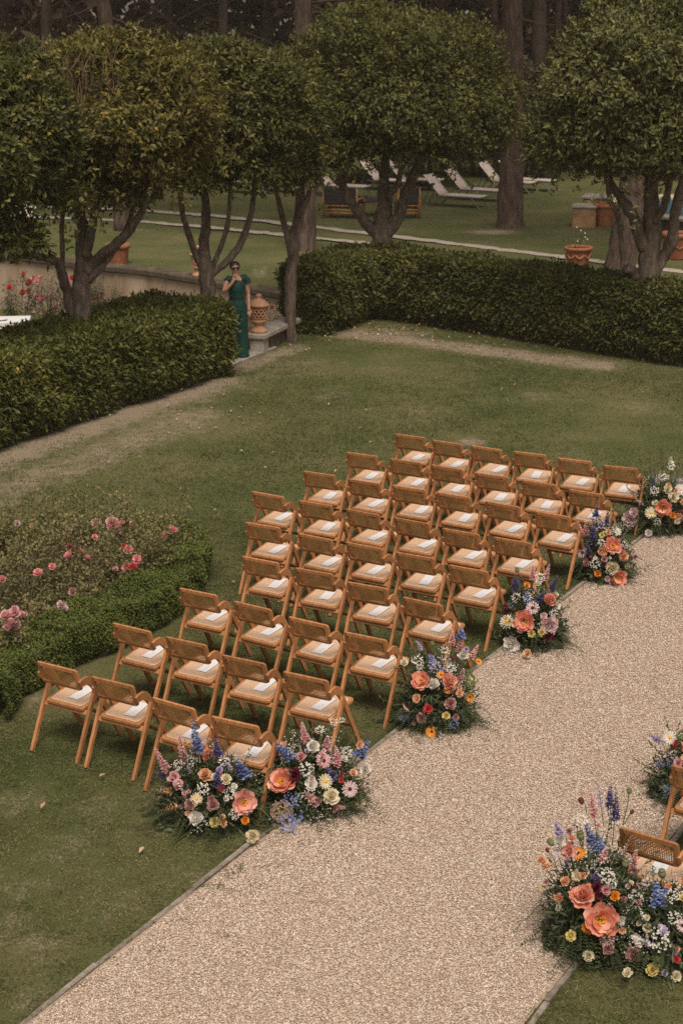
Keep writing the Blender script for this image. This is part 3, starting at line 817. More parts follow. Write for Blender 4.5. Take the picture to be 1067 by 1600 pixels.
# ------------------------------------------------------------------ hedges
def hedge(name, label, mids, width, height, dens, k, L, Wd, mat, seed, z0=0.0, bul=0.06, core=None, wob=0.5, var=None, cat='hedge', closed=False):
    g = np.random.default_rng(seed)
    h = thing(name, label, cat)
    P, A = [], []
    pts = [Vector((p[0], p[1], 0)) for p in mids]
    ph = g.uniform(0, 6, 8)
    def bulge(x, y, z):
        return bul * (np.sin(x * 2.3 / wob + ph[0] + np.sin(y * 1.7 / wob)) * 0.5 + np.sin(y * 2.9 / wob + z * 2.1 / wob + ph[1]) * 0.5 + 0.5 * np.sin(x * 6.1 / wob + ph[2]) * np.sin(z * 5 / wob + y * 5.2 / wob + ph[3]))
    nseg = len(pts) - 1
    corev = MB()
    for i in range(nseg):
        a, b = pts[i], pts[i + 1]
        ln = (b - a).length
        t = (b - a) / ln
        rt = np.array([t.y, -t.x, 0.0]); tt = np.array([t.x, t.y, 0.0])
        hh = height if var is None else height * var[i % len(var)]
        ww = width if var is None else width * (0.5 + 0.5 * var[(i + 1) % len(var)])
        def emit(n, fn):
            n = int(n)
            if n <= 0: return
            s, c, nr = fn(n)
            P.append(c); A.append(nr)
        av = np.array([a.x, a.y, 0.0])
        for sg in (1, -1):
            def side(n):
                s = g.uniform(-0.03, ln + 0.03, n); z = g.uniform(0.05, 1, n) ** 0.85 * hh
                pos = av + s[:, None] * tt + z[:, None] * np.array([0, 0, 1.0])
                taper = np.where(z > hh * 0.88, (z - hh * 0.88) * 0.9, 0) + np.where(z < 0.3 * hh, (0.3 * hh - z) * 0.5, 0)
                off = ww / 2 - taper + bulge(pos[:, 0], pos[:, 1], z) - np.abs(g.normal(size=n)) * 0.035 * (L / 0.07)
                pos = pos + (sg * off)[:, None] * rt
                nr = unit(sg * rt + np.array([0, 0, 0.25]) + rand_dirs(n, g) * 0.25)
                return s, pos, nr
            emit(dens * ln * hh, side)
        def top(n):
            s = g.uniform(-0.03, ln + 0.03, n); q = g.uniform(-0.5, 0.5, n) * ww
            pos = av + s[:, None] * tt + q[:, None] * rt
            pos[:, 2] = hh + bulge(pos[:, 0], pos[:, 1], 0 * q) * 0.7 - np.maximum(0, np.abs(q) - ww * 0.42) * 0.7 - np.abs(g.normal(size=n)) * 0.03 * (L / 0.07)
            return s, pos, unit(np.array([0, 0, 1.0]) + rand_dirs(n, g) * 0.35)
        emit(dens * ln * ww * 1.15, top)
        ends = []
        if not closed:
            if i == 0: ends.append((av, -tt))
            if i == nseg - 1: ends.append((av + tt * ln, tt))
        for e, dr in ends:
            def cap(n):
                z = g.uniform(0.02, 1, n) * hh; q = g.uniform(-0.5, 0.5, n) * ww
                pos = e + q[:, None] * rt + dr * (0.0 + bulge(q, z, z) - np.abs(g.normal(size=n)) * 0.03 - np.maximum(0, np.abs(q) - ww * 0.4) * 0.8)[:, None]
                pos[:, 2] = z
                return z, pos, unit(dr + np.array([0, 0, 0.3]) + rand_dirs(n, g) * 0.25)
            emit(dens * ww * hh, cap)
        ins = 0.07 * (L / 0.07) ** 0.5
        rot = Matrix(((t.x, t.y, 0), (t.y, -t.x, 0), (0, 0, 1))).transposed()
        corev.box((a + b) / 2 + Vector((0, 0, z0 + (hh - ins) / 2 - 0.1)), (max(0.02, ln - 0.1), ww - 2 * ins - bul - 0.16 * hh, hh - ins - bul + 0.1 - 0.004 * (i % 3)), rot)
    C = np.concatenate(P); N_ = np.concatenate(A)
    C[:, 2] += z0
    c, d, up, l, w, tone = rosettes(C, N_, k, L, Wd, g, 0.85, 0.02 * (L / 0.05))
    tone = np.clip(tone * 0.85 + 0.5 * (0.6 * vnoise(c[:, 0] + c[:, 2] * 0.7 + 40, c[:, 1] + c[:, 2] + 40, 1.1 / wob * 0.5, 9) + 0.4 * vnoise(c[:, 0] + 40, c[:, 1] + c[:, 2] * 2 + 40, 3.1, 10)) - 0.2, 0, 1)
    put('foliage', leaf_mesh('foliage', c, d, up, l, w, tone, mat), h)['kind'] = 'stuff'
    corev.obj('dark_core', M['hedge_core'], h)  # solid box, the shade inside the hedge put into its dark colour
    return h
M['hedge_core'] = mat_flat('shaded_core', (0.06, 0.048, 0.028), 0.9, 0.05, 0.3, 40)

hedge('laurel_hedge', 'thick clipped laurel hedge on the left with tree trunks rising out of it', [(-8.2, 18.65), (-5.44, 23.4), (-2.52, 28.45)], 1.7, 1.2, 520, 5, 0.09, 0.044, M['hedge'], 21)
hedge('laurel_hedge', 'darker L-shaped laurel hedge closing the far end of the lawn', [(-0.66, 31.65), (0.55, 33.9), (4.73, 30.13), (8.3, 26.9)], 1.0, 1.28, 500, 5, 0.092, 0.044, M['dark_hedge'], 22)

# clipped box edging round the rose bed
BXP = [(-40, 1062), (0, 1022), (80, 986), (143, 954), (204, 927), (247, 904), (276, 880), (294, 852), (290, 826), (254, 806), (160, 797), (80, 797), (0, 812), (-60, 826)]
bx = [G(x, y, 0.40) for x, y in BXP]
hedge('box_hedge', 'low clipped box edging curving round the rose bed', [(p.x, p.y) for p in bx], 0.52, 0.44, 2300, 5, 0.026, 0.015, M['box'], 23, 0.0, 0.045, None, 0.35,
      [1.04, 0.93, 1.05, 0.97, 1.0, 0.9, 1.0, 0.9, 0.8, 0.66, 0.6, 0.62, 0.6], closed=True)
MB().add([(p.x, p.y, 0.03) for p in bx], [tuple(range(len(bx)))]).obj('bed_soil', M['bed_soil'])['kind'] = 'structure'

# ------------------------------------------------------------------ trees
def tree(name, label, base, Y, stems, crowns, mat, seed, leaf=(0.10, 0.045), group='clipped evergreen trees round the lawn', twigs=70, bark='bark', cat='tree', k=7, zb=None, bare=None):
    """stems: measured lines [(px, py, radius in px)]; crowns: (px, py, depth, rx px, rz px, ry m, clusters)"""
    g = np.random.default_rng(seed)
    t = thing(name, label, cat, (0, 0, 0), 0, group)
    tb_ = MB()
    zz = F / (Y * math.cos(TH) + (H - 2.5) * math.sin(TH))
    for si, st in enumerate(stems):
        path, rad = [], []
        for i, (x, y, r) in enumerate(st):
            p = D(x, y, Y + (0.0 if i < 2 else (i - 1) * 0.12 * (-1) ** si))
            path.append(p); rad.append(r / zz)
        if si == 0:
            b0 = path[0].copy(); b0.z = min(b0.z - 0.3, -0.05) if zb is None else zb
            path.insert(0, b0); rad.insert(0, rad[0] * 1.15)
        # smooth
        Q, S = [], []
        for i in range(len(path) - 1):
            p0 = path[max(i - 1, 0)]; p1 = path[i]; p2 = path[i + 1]; p3 = path[min(i + 2, len(path) - 1)]
            for q in range(4):
                u = q / 4
                Q.append(0.5 * ((2 * p1) + (p2 - p0) * u + (2 * p0 - 5 * p1 + 4 * p2 - p3) * u * u + (3 * p1 - p0 - 3 * p2 + p3) * u ** 3) + Vector(g.normal(size=3)) * rad[i] * 0.08)
                S.append((rad[i] * (1 - u) + rad[i + 1] * u) * g.uniform(0.93, 1.07))
        Q.append(path[-1]); S.append(rad[-1])
        k0 = len(tb_.v); tb_.tube(Q, S, 14)
        for vi in range(k0, len(tb_.v)): tb_.v[vi] = tuple(np.array(tb_.v[vi]) + g.normal(size=3) * rad[0] * 0.05)
    tips = [D(s[-1][0], s[-1][1], Y) for s in stems]
    PC, AC = [], []
    for (cx, cy, Yc, rx, rz, ry, n) in crowns:
        c = D(cx, cy, Yc)
        zc = F / (Yc * math.cos(TH) - (c.z - H) * math.sin(TH))
        P, nr, ang = crown_points(c, (rx / zc, ry, rz / zc), n, g)
        keepm = np.ones(len(P), bool)
        if bare:
            zz_ = P[:, 1] * math.cos(TH) - (P[:, 2] - H) * math.sin(TH)
            ux = 533.5 + F * P[:, 0] / zz_; uy = 800 - F * (P[:, 1] * math.sin(TH) + (P[:, 2] - H) * math.cos(TH)) / zz_
            dd_ = np.hypot((ux - bare[0]) / bare[2], (uy - bare[1]) / bare[3])
            keepm = (dd_ > 1) | (g.uniform(0, 1, len(P)) < 0.22)
            P, nr = P[keepm], nr[keepm]
        rel = (P[:, 2] - c.z) / (rz / zc)
        kk = g.uniform(0, 1, len(P)) < np.clip(0.95 + 0.75 * (rel + 0.05), 0.38, 1)
        P, nr = P[kk], nr[kk]
        PC.append(P); AC.append(nr)
        # loose trailing leaves under the crown
        m_ = n // 22
        lo = np.array(c) + g.normal(size=(m_, 3)) * np.array([rx / zc * 0.5, ry * 0.5, rz / zc * 0.22]) - np.array([0, 0, rz / zc * 0.66])
        PC.append(lo); AC.append(unit(g.normal(size=(m_, 3)) + np.array([0, -0.3, -0.2])))
        for q in range(twigs):
            a = min(tips, key=lambda v: (v - c).length) if q % 2 else tips[q % len(tips)]
            e = P[g.integers(len(P))]
            e = Vector(e)
            mid = a.lerp(e, 0.5) + Vector((0, 0, 0.12)) + Vector(g.normal(size=3)) * 0.1
            tb_.tube([a, mid, e], [0.022, 0.013, 0.005], 4, cap=False)
    tb_.obj('trunk', M[bark], t, True)
    if bare:
        tw = MB()
        for q in range(150):
            x_ = bare[0] + g.uniform(-1, 1) * bare[2]; y_ = bare[1] + g.uniform(-0.9, 1.0) * bare[3]
            yy = crowns[0][2] - crowns[0][5] * g.uniform(0.2, 0.85)
            p = D(x_, y_, yy); ln = g.uniform(0.15, 0.38)
            e = p + Vector((g.normal() * 0.06, g.normal() * 0.06, ln))
            tw.tube([p, p.lerp(e, 0.5) + Vector((g.normal() * 0.02, 0, 0)), e], [0.009, 0.007, 0.004], 4, cap=False)
        tw.obj('bare_twigs', mat_flat('orange_twig', (0.15, 0.09, 0.055), 0.8, 0.1), t)['kind'] = 'stuff'
    C = np.concatenate(PC); A_ = np.concatenate(AC)
    c, d, up, l, w, tone = rosettes(C, A_, k, leaf[0], leaf[1], g, 0.9, 0.04)
    put('crown', leaf_mesh('crown', c, d, up, l, w, tone, mat), t)['kind'] = 'stuff'
    return t

tree('camellia_tree', 'evergreen tree with big glossy leaves at the left edge, its crown cut by the frame', None, 24.6,
     [[(-60, 560, 12), (-58, 470, 11), (-50, 400, 9), (-40, 330, 7), (-30, 250, 5)], [(-58, 470, 7), (-20, 420, 6), (20, 395, 4), (50, 385, 3)]],
     [(-14, 218, 24.4, 142, 158, 1.35, 5000), (15, 372, 24.3, 55, 36, 0.5, 260)], M['laurel'], 41, (0.105, 0.05))
tree('camellia_tree', 'rounded evergreen tree, second from the left, with bare orange twigs in its crown', None, 26.6,
     [[(130, 512, 15), (127, 450, 14), (132, 405, 14), (130, 360, 9), (122, 310, 7), (120, 250, 5)],
      [(122, 510, 9), (108, 465, 9), (98, 430, 8), (88, 408, 7), (45, 398, 5), (20, 402, 4)],
      [(97, 425, 4), (98, 390, 4), (97, 355, 4), (100, 320, 3)],
      [(135, 425, 8), (148, 410, 8), (172, 389, 8), (195, 369, 7), (214, 345, 6), (228, 318, 4), (240, 275, 3)],
      [(138, 440, 6), (157, 419, 6), (177, 393, 5), (200, 355, 4), (214, 300, 3)],
      [(134, 400, 8), (142, 370, 7), (148, 335, 6), (155, 280, 5)]],
     [(195, 178, 26.6, 155, 130, 1.45, 5800), (165, 300, 26.6, 95, 26, 0.8, 420)], M['golden_laurel'], 42, bare=(122, 138, 66, 52))
tree('camellia_tree', 'evergreen tree on three slender stems rising behind the end of the left hedge', None, 29.4,
     [[(325, 462, 12), (323, 420, 12), (319, 385, 9), (322, 335, 7), (318, 285, 5)],
      [(318, 425, 6), (304, 392, 5), (292, 357, 5), (284, 325, 4), (282, 275, 3)],
      [(328, 430, 6), (348, 415, 6), (372, 388, 6), (388, 350, 5), (396, 312, 4), (398, 262, 3)],
      [(326, 432, 5), (340, 398, 4), (354, 358, 4), (359, 312, 3), (362, 265, 3)]],
     [(368, 166, 29.4, 128, 118, 1.3, 4500), (300, 272, 29.2, 66, 28, 0.7, 360), (405, 262, 29.2, 64, 28, 0.6, 300)], M['laurel'], 43)
tree('camellia_tree', 'evergreen tree on a single pale slender trunk beside the stone step', None, 30.95,
     [[(455, 533, 10), (453, 480, 9), (456, 420, 9), (461, 365, 9), (470, 315, 8), (466, 260, 6)],
      [(455, 400, 5), (443, 345, 5), (434, 310, 4), (428, 280, 3)], [(466, 340, 5), (482, 305, 4), (492, 270, 3)]],
     [(442, 186, 30.9, 78, 104, 1.0, 2700), (455, 268, 30.9, 56, 26, 0.7, 300)], M['laurel'], 44, zb=-0.05)
tree('camellia_tree', 'broad domed evergreen tree forking low above the corner of the far hedge', None, 34.0,
     [[(597, 398, 16), (597, 365, 15), (600, 325, 12), (600, 285, 9), (603, 235, 7)],
      [(592, 368, 9), (572, 348, 9), (552, 320, 8), (534, 292, 7), (518, 268, 5)],
      [(604, 368, 9), (624, 338, 9), (634, 302, 8), (650, 262, 7), (664, 225, 5)],
      [(606, 310, 5), (622, 285, 5), (628, 255, 4)]],
     [(612, 134, 34.2, 192, 132, 2.2, 8200), (520, 190, 34.0, 85, 85, 1.2, 1300), (735, 168, 34.4, 85, 82, 1.3, 1600), (610, 208, 34.0, 130, 36, 1.3, 900)], M['laurel'], 45, twigs=34)
tree('camellia_tree', 'large light-leaved evergreen tree on the right growing out of the far hedge', None, 29.7,
     [[(1010, 448, 17), (1012, 405, 16), (1018, 355, 14), (1016, 305, 11), (1018, 255, 8)],
      [(1004, 440, 10), (988, 426, 9), (980, 418, 8)],
      [(1006, 390, 10), (988, 338, 9), (968, 308, 7), (952, 282, 6), (946, 250, 4)],
      [(1016, 432, 11), (1036, 402, 10), (1050, 370, 9), (1055, 330, 8), (1064, 290, 7), (1075, 255, 5)],
      [(1022, 350, 6), (1038, 318, 6), (1046, 285, 5)],
      [(972, 430, 4), (971, 390, 4), (965, 340, 4), (952, 310, 4), (947, 270, 4)]],
     [(990, 130, 29.7, 168, 150, 1.9, 8200), (1010, 236, 29.4, 112, 34, 1.2, 700), (880, 208, 29.6, 64, 66, 0.9, 900)],
     mat_leaf('light_laurel_leaf', [(0.0, (0.034, 0.038, 0.012)), (0.45, (0.08, 0.082, 0.022)), (0.85, (0.155, 0.145, 0.04)), (0.98, (0.23, 0.2, 0.06)), (1.0, (0.44, 0.28, 0.05))], 0.5, 0.28, 0.2), 46)

# big pines behind, their crowns above the picture
def pine(label, Y, st, seed, bark='pine_bark'):
    g = np.random.default_rng(seed)
    t = thing('pine_tree', label, 'tree', (0, 0, 0), 0, 'tall pine trunks behind the lawn')
    zz = F / (Y * math.cos(TH) + 4 * math.sin(TH))
    pth = [D(x, y, Y) for x, y, r in st]; rad = [r / zz for x, y, r in st]
    b0 = pth[0].copy(); b0.z = -0.1
    pth.insert(0, b0); rad.insert(0, rad[0] * 1.08)
    d = (pth[-1] - pth[-2]).normalized()
    top = pth[-1] + d * 7.0
    pth.append(top); rad.append(rad[-1] * 0.7)
    Q, S = [], []
    for i in range(len(pth) - 1):
        m_ = max(2, int((pth[i + 1] - pth[i]).length / 0.35))
        for q in range(m_):
            Q.append(pth[i].lerp(pth[i + 1], q / m_)); S.append((rad[i] * (1 - q / m_) + rad[i + 1] * q / m_) * g.uniform(0.95, 1.05))
    Q.append(pth[-1]); S.append(rad[-1])
    q = MB(); q.tube(Q, S, 18)
    # roughen the bark
    q.v = [tuple(np.array(v) + g.normal(size=3) * rad[1] * 0.035) for v in q.v]
    for b_ in range(5):
        z = g.uniform(5.2, 9); a = g.uniform(0, 6.28)
        s0 = min(Q, key=lambda p: abs(p.z - z))
        sl = g.uniform(-0.5, 0.9); q.tube([s0, s0 + Vector((math.cos(a) * 0.8, math.sin(a) * 0.8, sl * 0.5 - 0.1)), s0 + Vector((math.cos(a) * 1.9, math.sin(a) * 1.9, sl * 1.6))], [0.04, 0.025, 0.008], 5)
    q.obj('trunk', M[bark], t, True)
    P, nr, _ = crown_points(top + Vector((0, 0, -0.8)), (4.8, 4.8, 2.4), 650, g, 22, 0.3, 0.6)  # unseen crown, spread wide for the shade it casts on the far lawn
    c, dd, up, l, w, tone = rosettes(P, nr, 8, 0.42, 0.13, g, 1.0, 0.12)
    put('crown', leaf_mesh('crown', c, dd, up, l, w, tone, M['shrub']), t)['kind'] = 'stuff'
    return t
pine('thick pine trunk standing alone on the far lawn beside the sun loungers', 46.7, [(797, 352, 23), (797, 330, 20), (799, 260, 18), (801, 120, 16), (800, -20, 15)], 51)
pine('leaning pine trunk behind the light-leaved tree on the right', 39.3, [(968, 422, 25), (975, 380, 23), (986, 300, 21), (1000, 190, 19), (1022, 0, 17)], 52)
pine('pine trunk just behind the pale slender tree beside the stone step', 42.5, [(476, 392, 17), (478, 330, 16), (478, 200, 15), (474, -20, 13)], 53)
pine('pine trunk behind the second tree from the left, above the terracotta pot', 46.0, [(192, 372, 14), (190, 320, 13), (186, 200, 12), (160, -20, 11)], 54)
bgp = [(838, 60.0, 12, 'dark pine trunk to the right of the thick lawn pine, in the wood'), (868, 64.0, 6, 'thin pale trunk in the wood left of the right-hand crown'),
       (886, 66.0, 5, 'thinnest pale trunk in the wood beside the right-hand crown'), (776, 63.0, 6, 'slim trunk in the wood left of the thick lawn pine'),
       (352, 62.0, 8, 'dark trunk in the wood above the third tree from the left'), (70, 63.0, 9, 'dark trunk in the wood above the left edge trees'),
       (262, 66.0, 7, 'faint trunk in the wood above the second tree from the left'), (415, 66.0, 6, 'faint thin trunk in the wood left of the domed tree')]
for i, (x, Y, r, lb) in enumerate(bgp):
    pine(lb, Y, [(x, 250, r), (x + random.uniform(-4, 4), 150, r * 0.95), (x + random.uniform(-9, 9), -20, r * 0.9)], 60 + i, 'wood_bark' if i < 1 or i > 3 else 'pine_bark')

# understory shrubs beyond the loungers, one by one
def shrub(label, px, Y, w, h, seed, flowers=0, n=1500):
    g = np.random.default_rng(seed)
    c = G(px, 300, 0); x = D(px, 270, Y).x
    t = thing('understory_shrub', label, 'shrub', (x, Y, 0), 0, 'shrubs along the edge of the wood')
    P, nr, _ = crown_points((0, 0, h * 0.55), (w / 2, w / 2.4, h * 0.5), n, g, 18, 0.28, 0.5, -0.95)
    c, d, up, l, w_, tone = rosettes(P, nr, 6, 0.2, 0.07, g, 1.0, 0.08)
    put('foliage', leaf_mesh('foliage', c, d, up, l, w_, tone, M['shrub']), t)['kind'] = 'stuff'
    q = MB()
    for k_ in range(5):
        a = g.uniform(0, 6.28)
        q.tube([(0.15 * math.cos(a), 0.15 * math.sin(a), -0.05), (0.35 * math.cos(a), 0.35 * math.sin(a), h * 0.3), (0.9 * math.cos(a), 0.9 * math.sin(a), h * 0.65)], [0.07, 0.05, 0.02], 6)
    q.obj('stem', M['pine_bark'], t, True)
    if flowers:
        f = P[g.integers(0, len(P), flowers * 4)]
        f = f[f[:, 1] < 0.2][:flowers]
        q = MB(); q.ball((0, 0, 0), 0.085, 7, 5, 0, (1, 1, 0.8)); fm = q.mesh('flower_head', M['red_flower'])
        for p in f: put('flower_head', fm, t, loc=(p[0], p[1] - 0.12, p[2]), scale=g.uniform(0.7, 1.3))
M['red_flower'] = mat_flat('red_flower', (0.42, 0.045, 0.025), 0.7, 0.2, 0.3)
sh = [(-60, 57, 4.5, 4.2), (60, 60, 5, 4.6), (180, 58, 4.4, 4.0), (300, 61, 5, 4.8), (400, 58, 4.2, 4.0), (500, 57, 4.0, 4.4), (585, 59, 4.2, 4.6), (668, 57, 3.8, 4.2), (745, 60, 4.2, 4.6), (828, 58.5, 3.4, 4.0), (900, 62, 3.2, 4.6), (980, 60, 4.2, 4.4), (1075, 59, 4.8, 4.8)]
words = ['far left edge of the wood', 'shrub above the leftmost trees', 'behind the second tree from the left', 'behind the three-stemmed tree', 'left of the slender tree crown', 'behind the first lounger', 'behind the domed tree stems', 'behind the middle pair of loungers', 'left of the thick lawn pine', 'right of the thick lawn pine', 'behind the bright gap in the wood', 'behind the leaning pine', 'behind the pool at the right edge']
for i, (px, Y, w, h) in enumerate(sh):
    shrub(('dark shrub with red flowers ' if i in (6, 9, 10) else 'dark leafy shrub ') + words[i], px, Y, w, h, 80 + i, 10 if i in (6, 9, 10) else 0)
# the wood behind as one mass
g = np.random.default_rng(99)
n = 30000
P = np.stack([g.uniform(-24, 24, n), g.uniform(67, 78, n), g.uniform(0, 13, n) ** 1.0], 1)
P[:, 1] += 2.0 * np.sin(P[:, 0] * 0.8) + 1.5 * np.sin(P[:, 2] * 0.9 + P[:, 0])
put_ = put('woodland', leaf_mesh('woodland', P, rand_dirs(n, g), rand_dirs(n, g), g.uniform(0.5, 1.1, n), g.uniform(0.2, 0.5, n), g.uniform(0, 1, n), M['forest']))
tag(put_, 'dark pine wood massed behind the garden', 'wood', kind='stuff')
# bare low branches in the wood
q = MB()
for i in range(70):
    x = g.uniform(-14, 14); y = g.uniform(61, 68); z = g.uniform(4.2, 7.5); a = g.uniform(-1.3, 1.3); ln = g.uniform(1.5, 4)
    sgn = 1 if g.uniform() < 0.5 else -1
    q.tube([(x, y, z), (x + sgn * ln * 0.5, y, z + ln * 0.5 * a + 0.2), (x + sgn * ln, y - 0.4, z + ln * a)], [0.035, 0.02, 0.008], 4, cap=False)
tag(q.obj('bare_branches', mat_flat('dead_branch', (0.035, 0.027, 0.022), 0.9, 0.05)), 'bare low pine branches tangled along the edge of the wood', 'branches', kind='stuff')

# ------------------------------------------------------------------ pool, loungers, bamboo seats
pool = thing('raised_pool', 'raised stone pool with blue water at the right edge', 'pool')
def quad_prism(mb, pts, z0, z1):
    n_ = len(pts)
    mb.add([(p[0], p[1], z0) for p in pts] + [(p[0], p[1], z1) for p in pts], [tuple(range(n_ - 1, -1, -1)), tuple(range(n_, 2 * n_))] + [(i, (i + 1) % n_, n_ + (i + 1) % n_, n_ + i) for i in range(n_)])
A0 = G(990, 333, 0.55); B0 = G(1130, 350, 0.55)
A1 = G(990, 309, 0.55); B1 = G(1130, 318, 0.55)
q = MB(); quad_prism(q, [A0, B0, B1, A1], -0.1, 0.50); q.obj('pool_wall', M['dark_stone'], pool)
wp = [A0.lerp(B0, 0.02).lerp(A1.lerp(B1, 0.02), 0.10), B0.lerp(B1, 0.10), B0.lerp(B1, 0.9), A0.lerp(B0, 0.02).lerp(A1.lerp(B1, 0.02), 0.9)]
q = MB(); q.add([(p.x, p.y, 0.565) for p in wp], [(0, 1, 2, 3)]); q.obj('water', M['water'], pool)
def coping(a, b, k):
    for j in range(k):
        p0, p1 = a.lerp(b, j / k), a.lerp(b, (j + 1) / k - 0.012)
        t = (p1 - p0).normalized(); nn = Vector((-t.y, t.x, 0))
        rot = Matrix((t, nn, Vector((0, 0, 1)))).transposed()
        q = MB(); q.box((0, 0, 0), ((p1 - p0).length, 0.42, 0.08), rot, 0, 0.012)
        q.obj('coping_stone', M['stone'], pool, loc=((p0 + p1) / 2 + Vector((0, 0, 0.0))))
coping(A0, B0, 7); coping(A1, B1, 7)
# stone steps/blocks in front of the pool
blk = thing('stone_block', 'stepped block of ochre and grey stone in front of the pool', 'steps')
for (x, y, wx, wy, h) in ((915, 356, 0.62, 0.62, 0.56), (935, 347, 0.75, 0.75, 0.66)):
    p = G(x, y, 0)
    q = MB(); q.box((p.x, p.y + wy / 2, h / 2 - 0.05), (wx, wy, h), Matrix.Rotation(-0.25, 3, 'Z'), 0, 0.03); q.obj('stone', mat_noise('ochre_stone', [(0.3, (0.16, 0.10, 0.06)), (0.6, (0.36, 0.21, 0.10)), (0.8, (0.3, 0.25, 0.2))], 2.5, 0.9, 0.1), blk)
    q = MB(); q.box((p.x, p.y + wy / 2, h - 0.01), (wx + 0.06, wy + 0.06, 0.07), Matrix.Rotation(-0.25, 3, 'Z'), 0, 0.015); q.obj('slab', M['stone'], blk)
# low terrace of pale paving beyond the pool
pv = MB(); a = G(985, 303, 0.5)
MB().add([(a.x - 0.5, a.y, 0.04), (a.x + 9, a.y - 1.0, 0.04), (a.x + 9, a.y + 4, 0.04), (a.x - 0.5, a.y + 4, 0.04)], [(0, 1, 2, 3)]).obj('paving', mat_noise('warm_paving', [(0.3, (0.36, 0.27, 0.19)), (0.7, (0.5, 0.39, 0.29))], 3, 0.9, 0.1))['kind'] = 'structure'

def make_lounger():
    t = thing('sun_lounger', 'x', 'sun lounger', (0, 0, 0), 0, 'beige sun loungers on the far lawn')
    # x runs from head to foot
    ba = R(46); bl = 0.80
    hx, hz = -bl * math.cos(ba), 0.34 + bl * math.sin(ba)
    q = MB()
    for sy in (-0.31, 0.31):
        q.tube([(-0.25, sy, 0.32), (1.25, sy, 0.32)], 0.022, 6)
    q.tube([(1.25, -0.31, 0.32), (1.25, 0.31, 0.32)], 0.022, 6); q.tube([(-0.25, -0.31, 0.32), (-0.25, 0.31, 0.32)], 0.022, 6)
    for sy in (-0.2, 0.2): q.tube([(hx * 0.55, sy, 0.34 + (hz - 0.34) * 0.55), (-0.62, sy, 0.05)], 0.015, 6)
    q.obj('frame', M['grey_metal'], t)
    def sheet(pts, name, par):
        q = MB()
        vs = []
        for i, (x, z) in enumerate(pts):
            for j in range(5):
                y = -0.30 + 0.15 * j
                vs.append((x, y, z - 0.018 * (1 - (abs(y) / 0.3) ** 2)))
        fs = [(i * 5 + j, i * 5 + j + 1, i * 5 + j + 6, i * 5 + j + 5) for i in range(len(pts) - 1) for j in range(4)]
        q.add(vs, fs)
        o = q.obj(name, M['sling'], t, True)
        mo = o.modifiers.new('thickness', 'SOLIDIFY'); mo.thickness = 0.02
    sheet([(0.0 + 1.25 * i / 6, 0.345) for i in range(7)], 'seat', t)
    sheet([(hx * i / 4, 0.345 + (hz - 0.345) * i / 4) for i in range(5)], 'backrest', t)
    for (x0, x1) in ((0.05, -0.28), (1.0, 1.32)):
        for sy in (-0.31, 0.31):
            q = MB(); q.tube([(x0, sy, 0.32), (x1, sy * 1.05, 0.0)], 0.018, 6); q.obj('leg', M['grey_metal'], t)
    return t
lg = make_lounger()
LG = [((694, 322), (768, 327), 'beige sun lounger nearest the thick lawn pine, in front of its twin'),
      ((726, 312), (800, 317), 'beige sun lounger partly behind the thick pine trunk, raised back in full view'),
      ((776, 299), (830, 303), 'beige sun lounger whose raised back shows just left of the thick pine'),
      ((808, 296), (866, 300), 'beige sun lounger whose foot end sticks out right of the thick pine'),
      ((592, 297), (656, 301), 'beige sun lounger behind the forked stems of the domed tree'),
      ((631, 296), (662, 297), 'beige sun lounger seen through the fork of the domed tree'),
      ((516, 306), (586, 310), 'beige sun lounger behind the bamboo bench, left of the domed tree'),
      ((438, 299), (498, 303), 'beige sun lounger half hidden by the slender tree crown'),
      ((372, 300), (432, 305), 'beige sun lounger glimpsed below the three-stemmed tree crown'),
      ((20, 381), (-40, 386), 'beige sun lounger glimpsed under the leaves at the left edge')]
for i, (a, b, lb) in enumerate(LG):
    p, e = G(*a), G(*b)
    rz = math.atan2(e.y - p.y, e.x - p.x)
    rz = max(-0.55, min(0.35, rz)) if i < 9 else rz
    o = lg if i == 0 else dup(lg, p, rz)
    o.location = p; o.rotation_euler = (0, 0, rz); o['label'] = lb
def bamboo_seat(label, px, py, w, rz, cat):
    t = thing('bamboo_bench' if w > 0.8 else 'bamboo_armchair', label, cat, G(px, py), rz)
    for sx in (-w / 2, w / 2):
        for sy, zt in ((-0.3, 0.86), (0.3, 0.52)):
            q = MB(); q.tube([(sx, sy, 0), (sx, sy, zt)], 0.034, 7); q.obj('leg', M['bamboo'], t, True)
    q = MB()
    for z in (0.16, 0.24, 0.36):
        for sy in (-0.3, 0.3): q.tube([(-w / 2, sy, z), (w / 2, sy, z)], 0.026, 6)
        for sx in (-w / 2, w / 2): q.tube([(sx, -0.3, z), (sx, 0.3, z)], 0.026, 6)
    for sx in (-w / 2, w / 2): q.tube([(sx, -0.3, 0.54), (sx, 0.3, 0.54)], 0.03, 6)
    q.obj('rails', M['bamboo'], t, True)
    q = MB(); q.box((0, -0.31, 0.64), (w - 0.03, 0.05, 0.46), Matrix.Rotation(0.1, 3, 'X'), 0, 0.01); q.obj('backrest', M['dark_mesh'], t)
    q = MB(); q.box((0, 0.0, 0.42), (w - 0.06, 0.56, 0.09), None, 0, 0.02); q.obj('seat', M['dark_mesh'], t)
bamboo_seat('bamboo bench with dark woven back on the far lawn', 537, 340, 0.98, -0.35, 'bench')
bamboo_seat('bamboo armchair with dark woven back, right of the bamboo bench', 636, 340, 0.58, 0.12, 'armchair')
t = thing('low_table', 'low bamboo table with dark top between the bench and armchair', 'table', G(585, 337), 0.0)
for sx in (-0.45, 0.45):
    for sy in (-0.35, 0.35):
        q = MB(); q.tube([(sx, sy, 0), (sx, sy, 0.42)], 0.03, 6); q.obj('leg', M['bamboo'], t)
